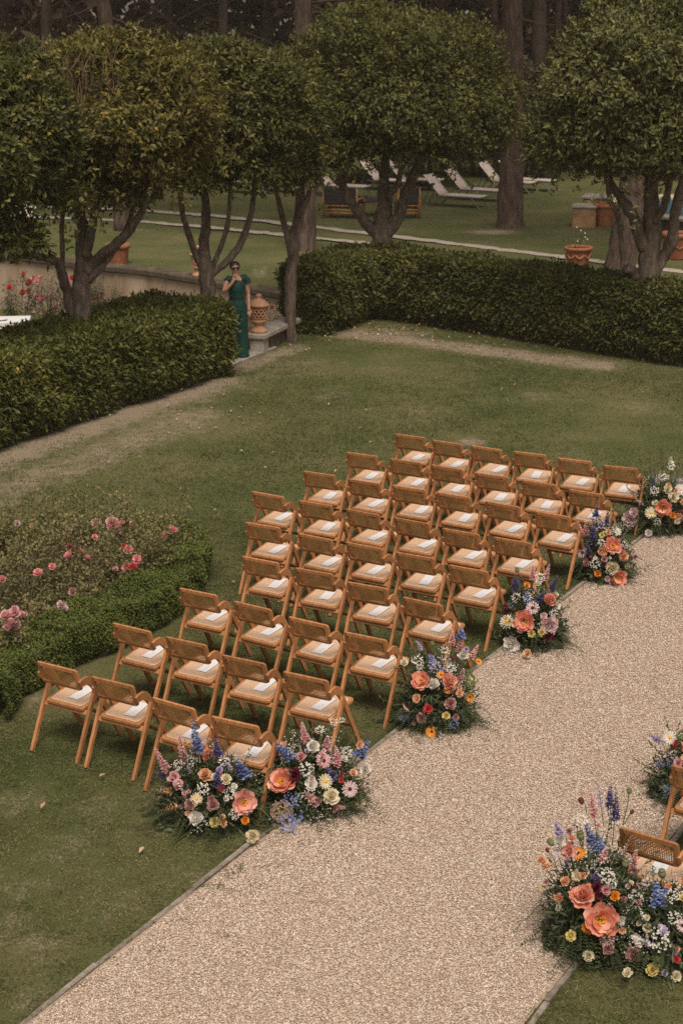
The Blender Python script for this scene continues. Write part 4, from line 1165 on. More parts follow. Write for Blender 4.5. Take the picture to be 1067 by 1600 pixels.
q = MB(); q.box((0, 0, 0.44), (1.05, 0.85, 0.05), None, 0, 0.01); q.obj('tabletop', M['dark_mesh'], t)
q = MB()
for sy in (-0.35, 0.35): q.tube([(-0.45, sy, 0.34), (0.45, sy, 0.34)], 0.022, 6)
q.obj('rails', M['bamboo'], t)
#---PART3---

# ------------------------------------------------------------------ folding cane chairs
def rrect(hw, hh, r, n=40):
    """rounded rectangle outline, n points"""
    pts = []
    for q, (cx, cy) in enumerate(((hw - r, hh - r), (-hw + r, hh - r), (-hw + r, -hh + r), (hw - r, -hh + r))):
        for i in range(n // 4):
            a = math.pi / 2 * (q + i / (n // 4 - 1))
            pts.append((cx + r * math.cos(a), cy + r * math.sin(a)))
    return pts

def make_chair():
    t = thing('folding_chair', 'x', 'chair', (0, 0, 0), 0, 'cane folding chairs along the gravel aisle')
    # curved backrest surface: u across, w up
    BW, BZ0, BZ1 = 0.212, 0.585, 0.79
    def bp(u, w, off=0.0):
        lean = 0.150 + (0.086 - 0.150) * ((w + 1) / 2)
        y = lean - 0.034 * (1 - (u / BW) ** 2) + off
        return (u, y, (BZ0 + BZ1) / 2 + w * (BZ1 - BZ0) / 2)
    hz = (BZ1 - BZ0) / 2
    out = rrect(BW, hz, 0.028); inn = rrect(BW - 0.034, hz - 0.032, 0.018)
    inn = [(x, y - 0.002) for x, y in inn]
    mb = MB(); vs = []
    n = len(out)
    rings = [(out, -0.007), (out, 0.007), ([(x * 0.985, y * 0.965) for x, y in out], 0.0125), (inn, 0.0125), (inn, -0.0125), ([(x * 0.985, y * 0.965) for x, y in out], -0.0125)]
    for rg, off in rings:
        for x, y in rg: vs.append(bp(x, y / hz, off))
    fs = []
    for a in range(6):
        b_ = (a + 1) % 6
        for i in range(n):
            j = (i + 1) % n
            fs.append((a * n + i, a * n + j, b_ * n + j, b_ * n + i))
    mb.add(vs, fs)
    bk = mb.obj('backrest', M['wood'], t)
    # open cane weave
    q = MB()
    iw, ih = BW - 0.032, hz - 0.030
    def strand(p, wd):
        vs = []
        for (x, y) in p:
            vs.append((x, y))
        P0 = []
        for i, (x, y) in enumerate(vs):
            x2, y2 = vs[min(i + 1, len(vs) - 1)]; x1, y1 = vs[max(i - 1, 0)]
            dx, dy = x2 - x1, y2 - y1; l_ = math.hypot(dx, dy)
            nx_, ny_ = -dy / l_ * wd / 2, dx / l_ * wd / 2
            P0.append(bp(x + nx_, (y + ny_) / hz, 0.002)); P0.append(bp(x - nx_, (y - ny_) / hz, 0.002))
        q.add(P0, [(2 * i, 2 * i + 1, 2 * i + 3, 2 * i + 2) for i in range(len(vs) - 1)])
    nv, nh = 24, 10
    for i in range(nv):
        x = -iw + 2 * iw * (i + 0.5) / nv
        strand([(x, -ih), (x, ih)], 0.0064)
    for i in range(nh):
        y = -ih + 2 * ih * (i + 0.5) / nh
        strand([(-iw + 2 * iw * k / 8, y) for k in range(9)], 0.0068)
    for sgn in (1, -1):
        for i in range(-6, 20):
            x0 = -iw + i * 2 * iw / 13.5
            a, b_ = x0, x0 + 2 * ih
            y0, y1 = -ih, ih
            if a < -iw: y0 += (-iw - a); a = -iw
            if b_ > iw: y1 -= (b_ - iw); b_ = iw
            if b_ - a > 0.01: strand([(sgn * a, y0), (sgn * b_, y1)], 0.0032)
    q.obj('cane_weave', M['cane'], bk)
    # seat: frame slab, woven panel, pale piping; slightly higher in front
    tilt = Matrix.Rotation(R(5.5), 3, 'X')
    sc = Vector((0, 0.352, 0.430))
    def sp(x, y, z): return tuple(sc + tilt @ Vector((x, y, z)))
    mb = MB(); o1 = rrect(0.2, 0.205, 0.035); o2 = rrect(0.168, 0.172, 0.03); n = len(o1)
    vs = [sp(x, y, -0.018) for x, y in [(a * 0.985, b_ * 0.985) for a, b_ in o1]] + [sp(x, y, -0.012) for x, y in o1] + [sp(x, y, 0.007) for x, y in o1] + [sp(x * 0.975, y * 0.975, 0.013) for x, y in o1] + [sp(x, y, 0.013) for x, y in o2]
    fs = [tuple(range(n - 1, -1, -1))]
    for a in range(4):
        for i in range(n):
            j = (i + 1) % n
            fs.append((a * n + i, a * n + j, a * n + n + j, a * n + n + i))
    mb.add(vs, fs)
    seat = mb.obj('seat', M['wood'], t)
    mb = MB(); mb.add([sp(x, y, 0.0125) for x, y in o2], [tuple(range(n))]); mb.obj('cane_panel', M['cane_seat'], seat)
    mb = MB(); mb.tube([sp(x, y, 0.0135) for x, y in o2] + [sp(*o2[0], 0.0135)], 0.0034, 5, cap=False); mb.obj('piping', M['piping'], seat)
    # front legs carry the arms that curl back to the backrest; rear legs lean up to them
    arm = [(0.105, 0.650), (0.130, 0.659), (0.162, 0.664), (0.196, 0.662), (0.228, 0.648), (0.257, 0.622), (0.286, 0.585), (0.316, 0.540), (0.345, 0.494), (0.63, 0.0)]
    arm_t = [0.060, 0.064, 0.068, 0.070, 0.070, 0.066, 0.060, 0.055, 0.052, 0.042]
    for sx in (-1, 1):
        mb = MB(); mb.sweep(arm, 0.026, arm_t, sx * 0.2145); mb.obj('leg', M['wood'], t)
    for sx in (-1, 1):
        mb = MB(); mb.sweep([(0.0, 0.0), (0.278, 0.580)], 0.027, [0.040, 0.050], sx * 0.2415)
        mb.obj('leg', M['wood'], t)
    mb = MB(); mb.box((0, 0.185, 0.375), (0.452, 0.022, 0.045), Matrix.Rotation(R(-27), 3, 'X'), 0, 0.004); mb.obj('stretcher', M['wood'], t)
    mb = MB(); mb.box((0, 0.50, 0.235), (0.405, 0.022, 0.036), Matrix.Rotation(R(28), 3, 'X'), 0, 0.004); mb.obj('stretcher', M['wood'], t)
    return t, sc, tilt
chair0, SEAT_C, SEAT_T = make_chair()
used = [False]

cardm = MB()
vs = []
for j in range(6):
    for i in range(3):
        x = -0.052 + 0.052 * i; y = -0.115 + 0.046 * j
        vs.append((x, y, 0.0008 + 0.0035 * (j / 5) ** 2 + 0.001 * (i == 1)))
cardm.add(vs, [(j * 3 + i, j * 3 + i + 1, j * 3 + i + 4, j * 3 + i + 3) for j in range(5) for i in range(2)])
card_me = cardm.mesh('programme_card', M['card'])

ROWS = [
 [(59, 1031.7), (144, 1055.4), (239, 1088), (331, 1117.5)],
 [(177, 972), (260, 993.5), (348, 1022), (443.2, 1047.7)],
 [(281, 917.5), (366, 938), (451.5, 962.2), (538.1, 985.9)],
 [(379, 868), (461, 886), (543, 908), (629.5, 931.5)],
 [(384, 815), (466, 832), (541, 846), (619, 861.5), (701.8, 881.5)],
 [(394, 767), (467, 781), (541, 794), (616, 807.5), (692, 824.5), (771, 838)],
 [(474, 735), (544, 747), (613, 757), (683, 768), (758.5, 782), (835, 797.5)],
 [(541, 705.5), (609, 715.5), (673.5, 725), (743, 737.5), (815, 749), (888.5, 763.5)],
 [(616.9, 676.9), (675.3, 686.5), (735.6, 694.9), (802, 704), (871, 714.5), (941.4, 725.8)],
]
ROW_W = ['nearest row', 'second-nearest row', 'third-nearest row', 'fourth-nearest row', 'middle row', 'sixth row from the camera', 'seventh row from the camera', 'last row but one', 'farthest row']
ORD = ['at the aisle end', 'second from the aisle', 'third from the aisle', 'fourth from the aisle', 'fifth from the aisle', 'sixth from the aisle']
YAW = {(8, 5): -0.42, (8, 4): -0.46}
TLV = Vector((-0.206, 0.086, 0.79))
def place_chair(tl, yaw, label, clabel, group=None):
    g_ = G(tl[0], tl[1], 0.79)
    off = Matrix.Rotation(yaw, 3, 'Z') @ TLV
    loc = Vector((g_.x - off.x, g_.y - off.y, 0.0))
    if not used[0]:
        o = chair0; used[0] = True
        o.location = loc; o.rotation_euler = (0, 0, yaw)
    else:
        o = dup(chair0, loc, yaw)
    o['label'] = label
    if group: o['group'] = group
    c = put('programme_card', card_me)
    tag(c, clabel, 'card', 'white programme cards laid on the seats')
    Rz = Matrix.Rotation(yaw, 3, 'Z')
    p = loc + Rz @ (SEAT_C + SEAT_T @ Vector((0.015 + random.uniform(-0.025, 0.02), 0.01 + random.uniform(-0.03, 0.03), 0.0172)))
    c.location = p
    c.rotation_euler = (Rz @ SEAT_T @ Matrix.Rotation(random.uniform(-0.16, 0.12), 3, 'Z')).to_euler()
    return o
for ri, row in enumerate(ROWS):
    nR = len(row)
    for ci, tl in enumerate(row):
        yaw = YAW.get((ri, ci), -0.535 + random.uniform(-0.055, 0.055))
        k = nR - 1 - ci
        place_chair(tl, yaw, 'honey wood cane folding chair %s in the %s' % (ORD[k], ROW_W[ri]),
                    'white card on the chair %s in the %s' % (ORD[k], ROW_W[ri]))
place_chair((968, 1291), -0.60, 'cane folding chair beside the big bottom right flower arrangement', 'white printed card on the chair at the bottom right', 'cane folding chairs right of the aisle')
place_chair((1049, 1194), -0.56, 'cane folding chair cut by the right edge, behind the bottom right chair', 'white printed card on the chair cut by the right edge', 'cane folding chairs right of the aisle')

# ------------------------------------------------------------------ flowers
def mat_petal(name, stops, rough=0.6, trans=0.3):
    return mat_leaf(name, stops, rough, 0.2, trans)
PET = {
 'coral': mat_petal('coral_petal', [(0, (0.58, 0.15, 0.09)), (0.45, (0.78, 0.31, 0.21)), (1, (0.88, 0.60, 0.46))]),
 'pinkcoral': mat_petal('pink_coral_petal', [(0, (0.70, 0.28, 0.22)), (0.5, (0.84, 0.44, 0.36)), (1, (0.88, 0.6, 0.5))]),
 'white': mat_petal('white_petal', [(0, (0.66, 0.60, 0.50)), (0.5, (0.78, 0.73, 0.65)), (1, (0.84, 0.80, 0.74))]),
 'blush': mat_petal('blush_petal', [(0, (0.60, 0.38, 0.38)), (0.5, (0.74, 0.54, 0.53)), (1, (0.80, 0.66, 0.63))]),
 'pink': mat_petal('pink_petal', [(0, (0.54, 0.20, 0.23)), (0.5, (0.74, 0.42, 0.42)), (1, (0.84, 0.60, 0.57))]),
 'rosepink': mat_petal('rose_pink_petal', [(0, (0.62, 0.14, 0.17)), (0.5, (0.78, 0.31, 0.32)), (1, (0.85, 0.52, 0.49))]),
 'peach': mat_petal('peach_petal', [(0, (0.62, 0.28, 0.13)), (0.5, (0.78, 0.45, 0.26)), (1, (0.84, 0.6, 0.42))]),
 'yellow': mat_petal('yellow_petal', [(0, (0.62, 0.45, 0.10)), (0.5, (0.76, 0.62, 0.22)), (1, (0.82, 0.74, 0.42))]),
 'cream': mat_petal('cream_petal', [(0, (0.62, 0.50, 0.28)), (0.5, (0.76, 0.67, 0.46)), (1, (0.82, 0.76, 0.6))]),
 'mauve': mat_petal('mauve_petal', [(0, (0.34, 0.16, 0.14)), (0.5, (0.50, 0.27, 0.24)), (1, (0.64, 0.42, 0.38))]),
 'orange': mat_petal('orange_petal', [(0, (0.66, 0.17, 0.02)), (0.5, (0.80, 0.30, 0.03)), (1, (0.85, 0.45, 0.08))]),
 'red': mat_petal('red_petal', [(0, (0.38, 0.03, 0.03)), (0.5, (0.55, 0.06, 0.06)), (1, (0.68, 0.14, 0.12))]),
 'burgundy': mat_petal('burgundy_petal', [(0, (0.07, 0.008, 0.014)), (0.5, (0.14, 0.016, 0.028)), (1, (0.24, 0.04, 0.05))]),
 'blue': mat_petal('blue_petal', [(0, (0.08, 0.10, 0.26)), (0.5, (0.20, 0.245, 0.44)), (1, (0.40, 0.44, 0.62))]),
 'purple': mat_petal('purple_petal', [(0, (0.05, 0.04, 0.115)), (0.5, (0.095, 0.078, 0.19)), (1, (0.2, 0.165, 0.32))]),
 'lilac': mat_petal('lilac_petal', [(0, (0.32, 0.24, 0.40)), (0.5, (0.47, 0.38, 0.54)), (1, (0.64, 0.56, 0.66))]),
 'green': mat_petal('green_head', [(0, (0.09, 0.12, 0.04)), (0.5, (0.18, 0.21, 0.07)), (1, (0.28, 0.30, 0.12))]),
 'pinkgreen': mat_petal('pink_green_head', [(0, (0.22, 0.2, 0.09)), (0.5, (0.45, 0.30, 0.22)), (1, (0.62, 0.42, 0.36))]),
}
M['stamen'] = mat_noise('yellow_stamens', [(0.3, (0.55, 0.22, 0.02)), (0.7, (0.75, 0.42, 0.05))], 120, 0.7, 0.2, 2, None, 0.3)
M['dark_eye'] = mat_noise('dark_flower_eye', [(0.3, (0.02, 0.01, 0.006)), (0.7, (0.09, 0.035, 0.015))], 150, 0.8, 0.2, 2, None, 0.3)
M['berry'] = mat_flat('dark_red_bud', (0.12, 0.02, 0.025), 0.5, 0.3)
M['pod'] = mat_flat('green_seed_pod', (0.13, 0.14, 0.06), 0.6, 0.3)

class Petals:
    """petal meshes with a random tone per petal"""
    def __init__(s): s.v = []; s.f = []; s.a = []
    def petal(s, base, az, el, L, W, cup, tone, nl=4, nw=3, ruf=0.0, g=None, off=0.0):
        ca, sa = math.cos(az), math.sin(az)
        b = len(s.v)
        for i in range(nl):
            u = i / (nl - 1)
            wd = W * (0.25 + 1.5 * u * (1.25 - u) if nl > 3 else 0.4 + 0.6 * u)
            if nl > 4: wd = W * (0.32, 0.68, 0.94, 1.0, 0.84, 0.42)[min(i, 5)]
            elif i == nl - 1: wd = W * 0.6
            e = el + cup * u
            r = off + L * u * math.cos(el + cup * u * 0.5)
            z = L * u * math.sin(el + cup * u * 0.5)
            for j in range(nw):
                q = (j / (nw - 1) - 0.5) * 2
                x, y = r + (g.uniform(-1, 1) * ruf * L * 0.5 if i == nl - 1 else 0), q * wd / 2
                zz = z + 0.18 * W * q * q + (g.uniform(-1, 1) * ruf * L if ruf and i > 1 else 0)
                s.v.append((base[0] + ca * x - sa * y, base[1] + sa * x + ca * y, base[2] + zz))
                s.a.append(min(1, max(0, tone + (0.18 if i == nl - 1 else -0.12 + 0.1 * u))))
        for i in range(nl - 1):
            for j in range(nw - 1):
                s.f.append((b + i * nw + j, b + i * nw + j + 1, b + (i + 1) * nw + j + 1, b + (i + 1) * nw + j))
    def mesh(s, name, mat):
        mb = MB(); mb.v = s.v; mb.f = s.f; mb.m = [0] * len(s.f)
        return mb.mesh(name, mat, True, s.a)

cache = {}
def bloom_mesh(kind, col, seed=0):
    """unit-diameter bloom facing +z"""
    key = (kind, col, seed)
    if key in cache: return cache[key]
    g = np.random.default_rng(abs(hash((kind, col))) % 1000 + seed * 17 if False else sum(map(ord, kind + col)) + seed * 17)
    p = Petals()
    if kind == 'peony':              # open bowl showing the stamens
        for ring, (n, el, L, W, z) in enumerate(((8, 0.05, 0.52, 0.42, -0.03), (8, 0.36, 0.47, 0.40, 0.0), (7, 0.66, 0.40, 0.33, 0.02))):
            for k in range(n):
                p.petal((0, 0, z), 2 * math.pi * (k + ring * 0.5) / n + g.uniform(-0.25, 0.25), el + g.uniform(-0.18, 0.18), L * g.uniform(0.82, 1.06), W * g.uniform(0.85, 1.15), 0.45, g.uniform(0.1, 0.8), 6, 5, 0.03, g, 0.03)
    elif kind == 'double':           # full globe of ruffled petals
        for ring, (n, el, L, W, z) in enumerate(((9, 0.0, 0.5, 0.34, -0.06), (9, 0.35, 0.47, 0.32, -0.02), (9, 0.7, 0.43, 0.28, 0.02), (8, 1.0, 0.38, 0.24, 0.04), (6, 1.3, 0.32, 0.2, 0.06))):
            for k in range(n):
                p.petal((0, 0, z), 2 * math.pi * (k + ring * 0.37) / n + g.uniform(-0.25, 0.25), el + g.uniform(-0.2, 0.2), L * g.uniform(0.8, 1.08), W * g.uniform(0.95, 1.35), 0.55, g.uniform(0.1, 0.9), 6, 4, 0.045, g, 0.01)
    elif kind == 'rose':             # smaller, tight
        for ring, (n, el, L, W, z) in enumerate(((6, 0.15, 0.5, 0.46, -0.08), (6, 0.6, 0.46, 0.40, -0.03), (5, 0.95, 0.40, 0.34, 0.0), (4, 1.25, 0.36, 0.24, 0.03))):
            for k in range(n):
                p.petal((0, 0, z), 2 * math.pi * (k + ring * 0.4) / n + g.uniform(-0.2, 0.2), el + g.uniform(-0.12, 0.12), L, W, 0.6, g.uniform(0.15, 0.85), 4, 3, 0.05, g)
    elif kind in ('daisy', 'gerbera'):
        n = 14 if kind == 'daisy' else 18
        for ring in range(2):
            for k in range(n):
                p.petal((0, 0, 0.01 * ring), 2 * math.pi * (k + ring * 0.5) / n + g.uniform(-0.06, 0.06), 0.08 + 0.14 * ring + g.uniform(-0.08, 0.08), 0.40 - 0.05 * ring, 0.085, -0.15, g.uniform(0.2, 0.9), 3, 3, 0.01, g, 0.1)
    elif kind == 'head':             # domed cluster of tiny florets
        tight = col in ('green', 'pinkgreen')
        for k in range(85 if tight else 46):
            d = unit(g.normal(size=3)); d[2] = abs(d[2]) * 0.8 + (-0.15)
            c = d * (0.44 if tight else g.uniform(0.3, 0.62))
            t = g.uniform(0, 1); f = 1.0 if tight else 0.72
            for q in range(4):
                p.petal(tuple(c), q * 1.57 + g.uniform(0, 1), 0.5 + g.uniform(-0.5, 0.5), 0.1 * f, 0.085 * f, 0.1, t * 0.9, 3, 2, 0, g)
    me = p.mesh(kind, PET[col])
    cache[key] = me
    return me

def centre_mesh(kind, mat):
    key = ('centre', kind, mat)
    if key in cache: return cache[key]
    q = MB()
    if kind == 'peony':
        g = np.random.default_rng(3)
        for k in range(44):
            a = g.uniform(0, 6.28); r = 0.135 * math.sqrt(g.uniform(0, 1))
            q.tube([(r * 0.6 * math.cos(a), r * 0.6 * math.sin(a), 0.02), (r * 1.3 * math.cos(a), r * 1.3 * math.sin(a), 0.15 + g.uniform(0, 0.05))], [0.012, 0.018], 4)
    else:
        q.ball((0, 0, 0.015), 0.13, 10, 5, 0, (1, 1, 0.45))
    cache[key] = q.mesh('centre', M[mat], True)
    return cache[key]

def spike_mesh(kind, col, seed):
    """upright flower spike, unit height along +z"""
    key = ('spike', kind, col, seed)
    if key in cache: return cache[key]
    g = np.random.default_rng(sum(map(ord, kind + col)) + seed * 13)
    p = Petals()
    bend = g.uniform(-0.1, 0.1, 2)
    dense = {'larkspur': 40, 'delphinium': 28, 'thin': 16, 'airy': 20}[kind]
    for k in range(dense):
        u = (k + g.uniform(0, 0.6)) / dense
        z = 0.12 + 0.88 * u
        a = k * 2.4 + g.uniform(-0.3, 0.3)
        sc = (1 - 0.72 * u) * {'larkspur': 1.0, 'delphinium': 1.1, 'thin': 0.8, 'airy': 1.25}[kind]
        r = 0.062 * sc
        c = (bend[0] * u * u + r * math.cos(a), bend[1] * u * u + r * math.sin(a), z)
        t = g.uniform(0, 1)
        for q in range(5):
            p.petal(c, a + (q - 2) * 1.1, 0.35 + g.uniform(-0.6, 0.7), 0.088 * sc, 0.075 * sc, 0.2, t * 0.8 + 0.1, 3, 2, 0, g)
    me = p.mesh(kind, PET[col])
    me.materials.append(M['stem'])
    # stem
    st = MB(); st.tube([(0, 0, -0.7), (bend[0] * 0.2, bend[1] * 0.2, 0.3), (bend[0], bend[1], 0.97)], [0.012, 0.011, 0.006], 5)
    sm_ = st.mesh('stem', M['stem'], True)
    cache[key] = (me, sm_)
    return cache[key]

def pod_mesh(mat):
    key = ('pod', mat)
    if key not in cache:
        q = MB(); q.lathe([(0, -0.5), (0.3, -0.45), (0.5, -0.1), (0.46, 0.25), (0.3, 0.42), (0.42, 0.46), (0.4, 0.54), (0, 0.56)], 10)
        cache[key] = q.mesh('pod', M[mat], True)
    return cache[key]

def arrangement(label, base, rad, blooms, seed, n_fern=46, n_leaf=900, n_spray=10, filler=14, flat=0.0):
    """a mound of ferns and leaves with the measured blooms on its surface.
       base: centre on the ground, rad: (rx, ry, rz); blooms: (kind, colour, px, py, size px [, px2, py2])"""
    g = np.random.default_rng(seed)
    t = thing('flower_arrangement', label, 'flowers', base, 0, 'flower arrangements edging the aisle')
    B = Vector(base)
    camv = Vector((0, 0, H))
    def hit(px, py, k=1.0):
        """point of the mound's upper surface seen at that place of the photograph"""
        d = (D(px, py, 10.0) - camv).normalized()
        o_ = camv - B
        S = Vector((1 / (rad[0] * k), 1 / (rad[1] * k), 1 / (rad[2] * k)))
        oo = Vector((o_.x * S.x, o_.y * S.y, o_.z * S.z)); dd = Vector((d.x * S.x, d.y * S.y, d.z * S.z))
        a = dd.dot(dd); b_ = 2 * oo.dot(dd); c = oo.dot(oo) - 1
        disc = b_ * b_ - 4 * a * c
        if disc > 0:
            s = (-b_ - math.sqrt(disc)) / (2 * a)
            p = camv + d * s
            if p.z > 0.03: 
                q = p - B
                nr = Vector((q.x * S.x ** 2, q.y * S.y ** 2, q.z * S.z ** 2)).normalized()
                return q, nr
            p = G(px, py, 0.07); q = p - B
            return q, (Vector((q.x, q.y, 0)).normalized() + Vector((0, -0.2, 0.5))).normalized()
        p = D(px, py, B.y); q = p - B
        if q.z < 0.04: q = G(px, py, 0.08) - B
        nr = Vector((q.x, -0.25, max(0.25, q.z))).normalized()
        return q, nr
    def rot_to(nr, spin):
        return (nr.to_track_quat('Z', 'Y') @ Quaternion((0, 0, 1), spin))
    toc = (camv - B).normalized()
    pxm = F / (B - camv).length
    def stemmed(par, q, nr):
        pass
    stems = MB()
    items = list(blooms)
    for it in items:
        kind, col, px, py, s = it[:5]
        sz = s / pxm
        if kind in ('larkspur', 'delphinium', 'thin', 'airy'):
            x2, y2 = it[5], it[6]                       # (px,py) tip, (x2,y2) lower end
            q0, nr = hit(x2, y2, 0.92)
            tip = D(px, py, B.y + q0.y + (-0.02)) - B
            ax = tip - q0
            # lean outward a little as such stems do
            Ln = max(0.08, ax.length)
            me, sm_ = spike_mesh(kind, col, int(g.integers(0, 3)))
            o = put('delphinium' if kind == 'delphinium' else ('larkspur' if kind == 'larkspur' else 'flower_spike'), me, t, loc=q0)
            o.rotation_mode = 'QUATERNION'; o.rotation_quaternion = rot_to(ax.normalized(), g.uniform(0, 6))
            k_ = s / pxm / 0.20
            o.scale = (k_, k_, Ln)
            put('stem', sm_, o)
        elif kind in ('pod', 'bud'):
            q, nr = hit(px, py)
            root = hit(it[5], it[6], 0.7)[0] if len(it) > 5 else q * 0.6
            if len(it) > 5: q = D(px, py, B.y + root.y * 0.6) - B
            stems.tube([root, root.lerp(q, 0.5) + Vector((0.01, 0, 0.02)), q], 0.0035, 5)
            o = put('seed_pod' if kind == 'pod' else 'bud', pod_mesh('pod' if kind == 'pod' else 'berry'), t, loc=q, scale=sz)
            o.rotation_mode = 'QUATERNION'; o.rotation_quaternion = rot_to((q - root).normalized() if (q - root).length > 1e-3 else nr, 0)
        else:
            q, nr = hit(px, py)
            nr = (nr * 0.6 + toc * 0.55 + Vector(g.normal(size=3)) * 0.18).normalized()
            mk = 'head' if kind == 'head' else ('daisy' if kind in ('daisy', 'echinacea') else kind)
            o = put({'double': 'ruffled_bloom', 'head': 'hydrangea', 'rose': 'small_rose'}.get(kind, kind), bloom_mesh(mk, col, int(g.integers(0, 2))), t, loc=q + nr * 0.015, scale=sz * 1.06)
            o.rotation_mode = 'QUATERNION'; o.rotation_quaternion = rot_to(nr, g.uniform(0, 6))
            if kind == 'peony': put('stamens', centre_mesh('peony', 'stamen'), o)
            elif kind in ('daisy', 'gerbera', 'echinacea'):
                put('flower_eye', centre_mesh('eye', 'stamen' if (kind == 'daisy' and col in ('white', 'cream')) else 'dark_eye'), o)
            stems.tube([q * 0.35, q.lerp(q * 0.35, 0.4) - Vector((0, 0, 0.02)), q], 0.003, 4)
    # unlisted filler: small roses tucked between
    cols = ['white', 'peach', 'mauve', 'cream', 'blush', 'pink', 'lilac']
    for k in range(filler):
        a = g.uniform(0, 6.28); e = g.uniform(0.15, 1.3)
        d = Vector((math.cos(a) * math.cos(e), math.sin(a) * math.cos(e), math.sin(e)))
        q = Vector((d.x * rad[0], d.y * rad[1], d.z * rad[2])) * 0.97
        o = put('small_rose', bloom_mesh('rose', cols[int(g.integers(0, len(cols)))], 0), t, loc=q, scale=g.uniform(0.035, 0.055))
        o.rotation_mode = 'QUATERNION'; o.rotation_quaternion = rot_to((d + Vector(g.normal(size=3)) * 0.3).normalized(), 0)
    for k in range(7):
        a = g.uniform(0, 6.28); e = g.uniform(0.35, 1.3)
        d = Vector((math.cos(a) * math.cos(e), math.sin(a) * math.cos(e), math.sin(e)))
        q = Vector((d.x * rad[0], d.y * rad[1], d.z * rad[2])) * 0.93
        me, sm_ = spike_mesh('thin', ('white', 'lilac', 'pink', 'blush')[int(g.integers(0, 4))], int(g.integers(0, 3)))
        o = put('flower_spike', me, t, loc=q, scale=(0.16, 0.16, g.uniform(0.12, 0.2)))
        o.rotation_mode = 'QUATERNION'; o.rotation_quaternion = rot_to((d + Vector((0, 0, 0.6)) + Vector(g.normal(size=3)) * 0.2).normalized(), 0)
        put('stem', sm_, o)
    stems.obj('stems', M['stem'], t)['kind'] = 'stuff'
    # tiny white filler sprays
    P, A, T = [], [], []
    for k in range(int(n_spray * 0.6)):
        a = g.uniform(0, 6.28); e = g.uniform(0.1, 1.45)
        d = np.array([math.cos(a) * math.cos(e), math.sin(a) * math.cos(e), math.sin(e)])
        c = d * np.array(rad) * g.uniform(1.0, 1.12)
        m_ = 40
        o_ = c + g.normal(size=(m_, 3)) * np.array([0.045, 0.045, 0.035])
        for q in range(4):
            P.append(o_); A.append(unit(rand_dirs(m_, g) + np.array([0, 0, 0.3])))
    if P:
        P = np.concatenate(P); A = np.concatenate(A); n = len(P)
        put('white_spray', leaf_mesh('white_spray', P, A, rand_dirs(n, g), g.uniform(0.006, 0.012, n), 0.007, g.uniform(0, 1, n), PET['white']), t)['kind'] = 'stuff'
    # ferns around the foot
    FP, FA, FU, FL, FW, FT = [], [], [], [], [], []
    for k in range(n_fern):
        a = g.uniform(0, 6.28); r0 = g.uniform(0.3, 0.8)
        b0 = np.array([math.cos(a) * rad[0] * r0, math.sin(a) * rad[1] * r0, g.uniform(0.02, 0.4) * rad[2]])
        out = np.array([math.cos(a + g.uniform(-0.5, 0.5)), math.sin(a + g.uniform(-0.5, 0.5)), 0])
        ln = g.uniform(0.18, 0.34); rise = g.uniform(0.0, 0.28)
        tone = g.uniform(0, 0.7)
        m_ = 18
        for i in range(m_):
            u = (i + 1) / m_
            c = b0 + out * ln * u + np.array([0, 0, 1]) * (rise * u - (rise + 0.16) * u * u)
            c[2] = max(c[2], 0.02)
            sd = np.array([-out[1], out[0], 0])
            for sg in (1, -1):
                FP.append(c); FA.append(sd * sg + out * 0.6 + np.array([0, 0, -0.1])); FU.append([0, 0, 1.0]); FL.append(0.06 * (1 - 0.75 * u) * (0.4 + min(1, u * 4) * 0.6)); FW.append(0.012); FT.append(tone + g.uniform(0, 0.25))
    put('fern', leaf_mesh('fern', np.array(FP), np.array(FA), np.array(FU), np.array(FL), np.array(FW), np.clip(FT, 0, 1), M['floral_green']), t)['kind'] = 'stuff'
    # leafy filling
    n_leaf = int(n_leaf * 1.15)
    d = rand_dirs(n_leaf * 2, g); d[:, 2] = np.abs(d[:, 2]); d = d[:n_leaf]
    P = d * np.array(rad) * g.uniform(0.45, 0.98, (len(d), 1)); P[:, 2] = np.maximum(P[:, 2], 0.015)
    c, dd, up, l, w, tone = rosettes(P, unit(d), 4, 0.062, 0.018, g, 0.8, 0.02)
    c[:, 2] = np.maximum(c[:, 2], 0.012)
    put('leaves', leaf_mesh('leaves', c, dd, up, l, w, tone * 0.85, M['floral_green']), t)['kind'] = 'stuff'
    # a few airy sprigs that stick out
    q = MB(); P, A = [], []
    for k in range(28):
        a = g.uniform(0, 6.28); e = g.uniform(0.1, 1.4)
        d = Vector((math.cos(a) * math.cos(e), math.sin(a) * math.cos(e), math.sin(e)))
        s0 = Vector((d.x * rad[0], d.y * rad[1], d.z * rad[2])) * 0.8
        e0 = s0 + (d + Vector((0, 0, 0.3))) * g.uniform(0.10, 0.26)
        q.tube([s0, s0.lerp(e0, 0.5) + Vector((0, 0, 0.01)), e0], 0.0025, 4)
        for i in range(10):
            P.append(list(s0.lerp(e0, 0.25 + 0.75 * i / 9))); A.append(list((d + Vector(g.normal(size=3)) * 0.9)))
    q.obj('sprig_stems', M['stem'], t)['kind'] = 'stuff'
    n = len(P)
    put('sprig_leaves', leaf_mesh('sprig_leaves', np.array(P), np.array(A), rand_dirs(n, g), g.uniform(0.025, 0.05, n), 0.014, g.uniform(0.3, 1, n), M['floral_green']), t)['kind'] = 'stuff'
    return t

def conv(lst, ox, oy, k):
    """readings taken on an enlarged view -> photo pixels"""
    out = []
    for it in lst:
        it = list(it)
        it[2] = ox + it[2] * k; it[3] = oy + it[3] * k; it[4] = it[4] * k
        if len(it) > 5: it[5] = ox + it[5] * k; it[6] = oy + it[6] * k
        out.append(tuple(it))
    return out

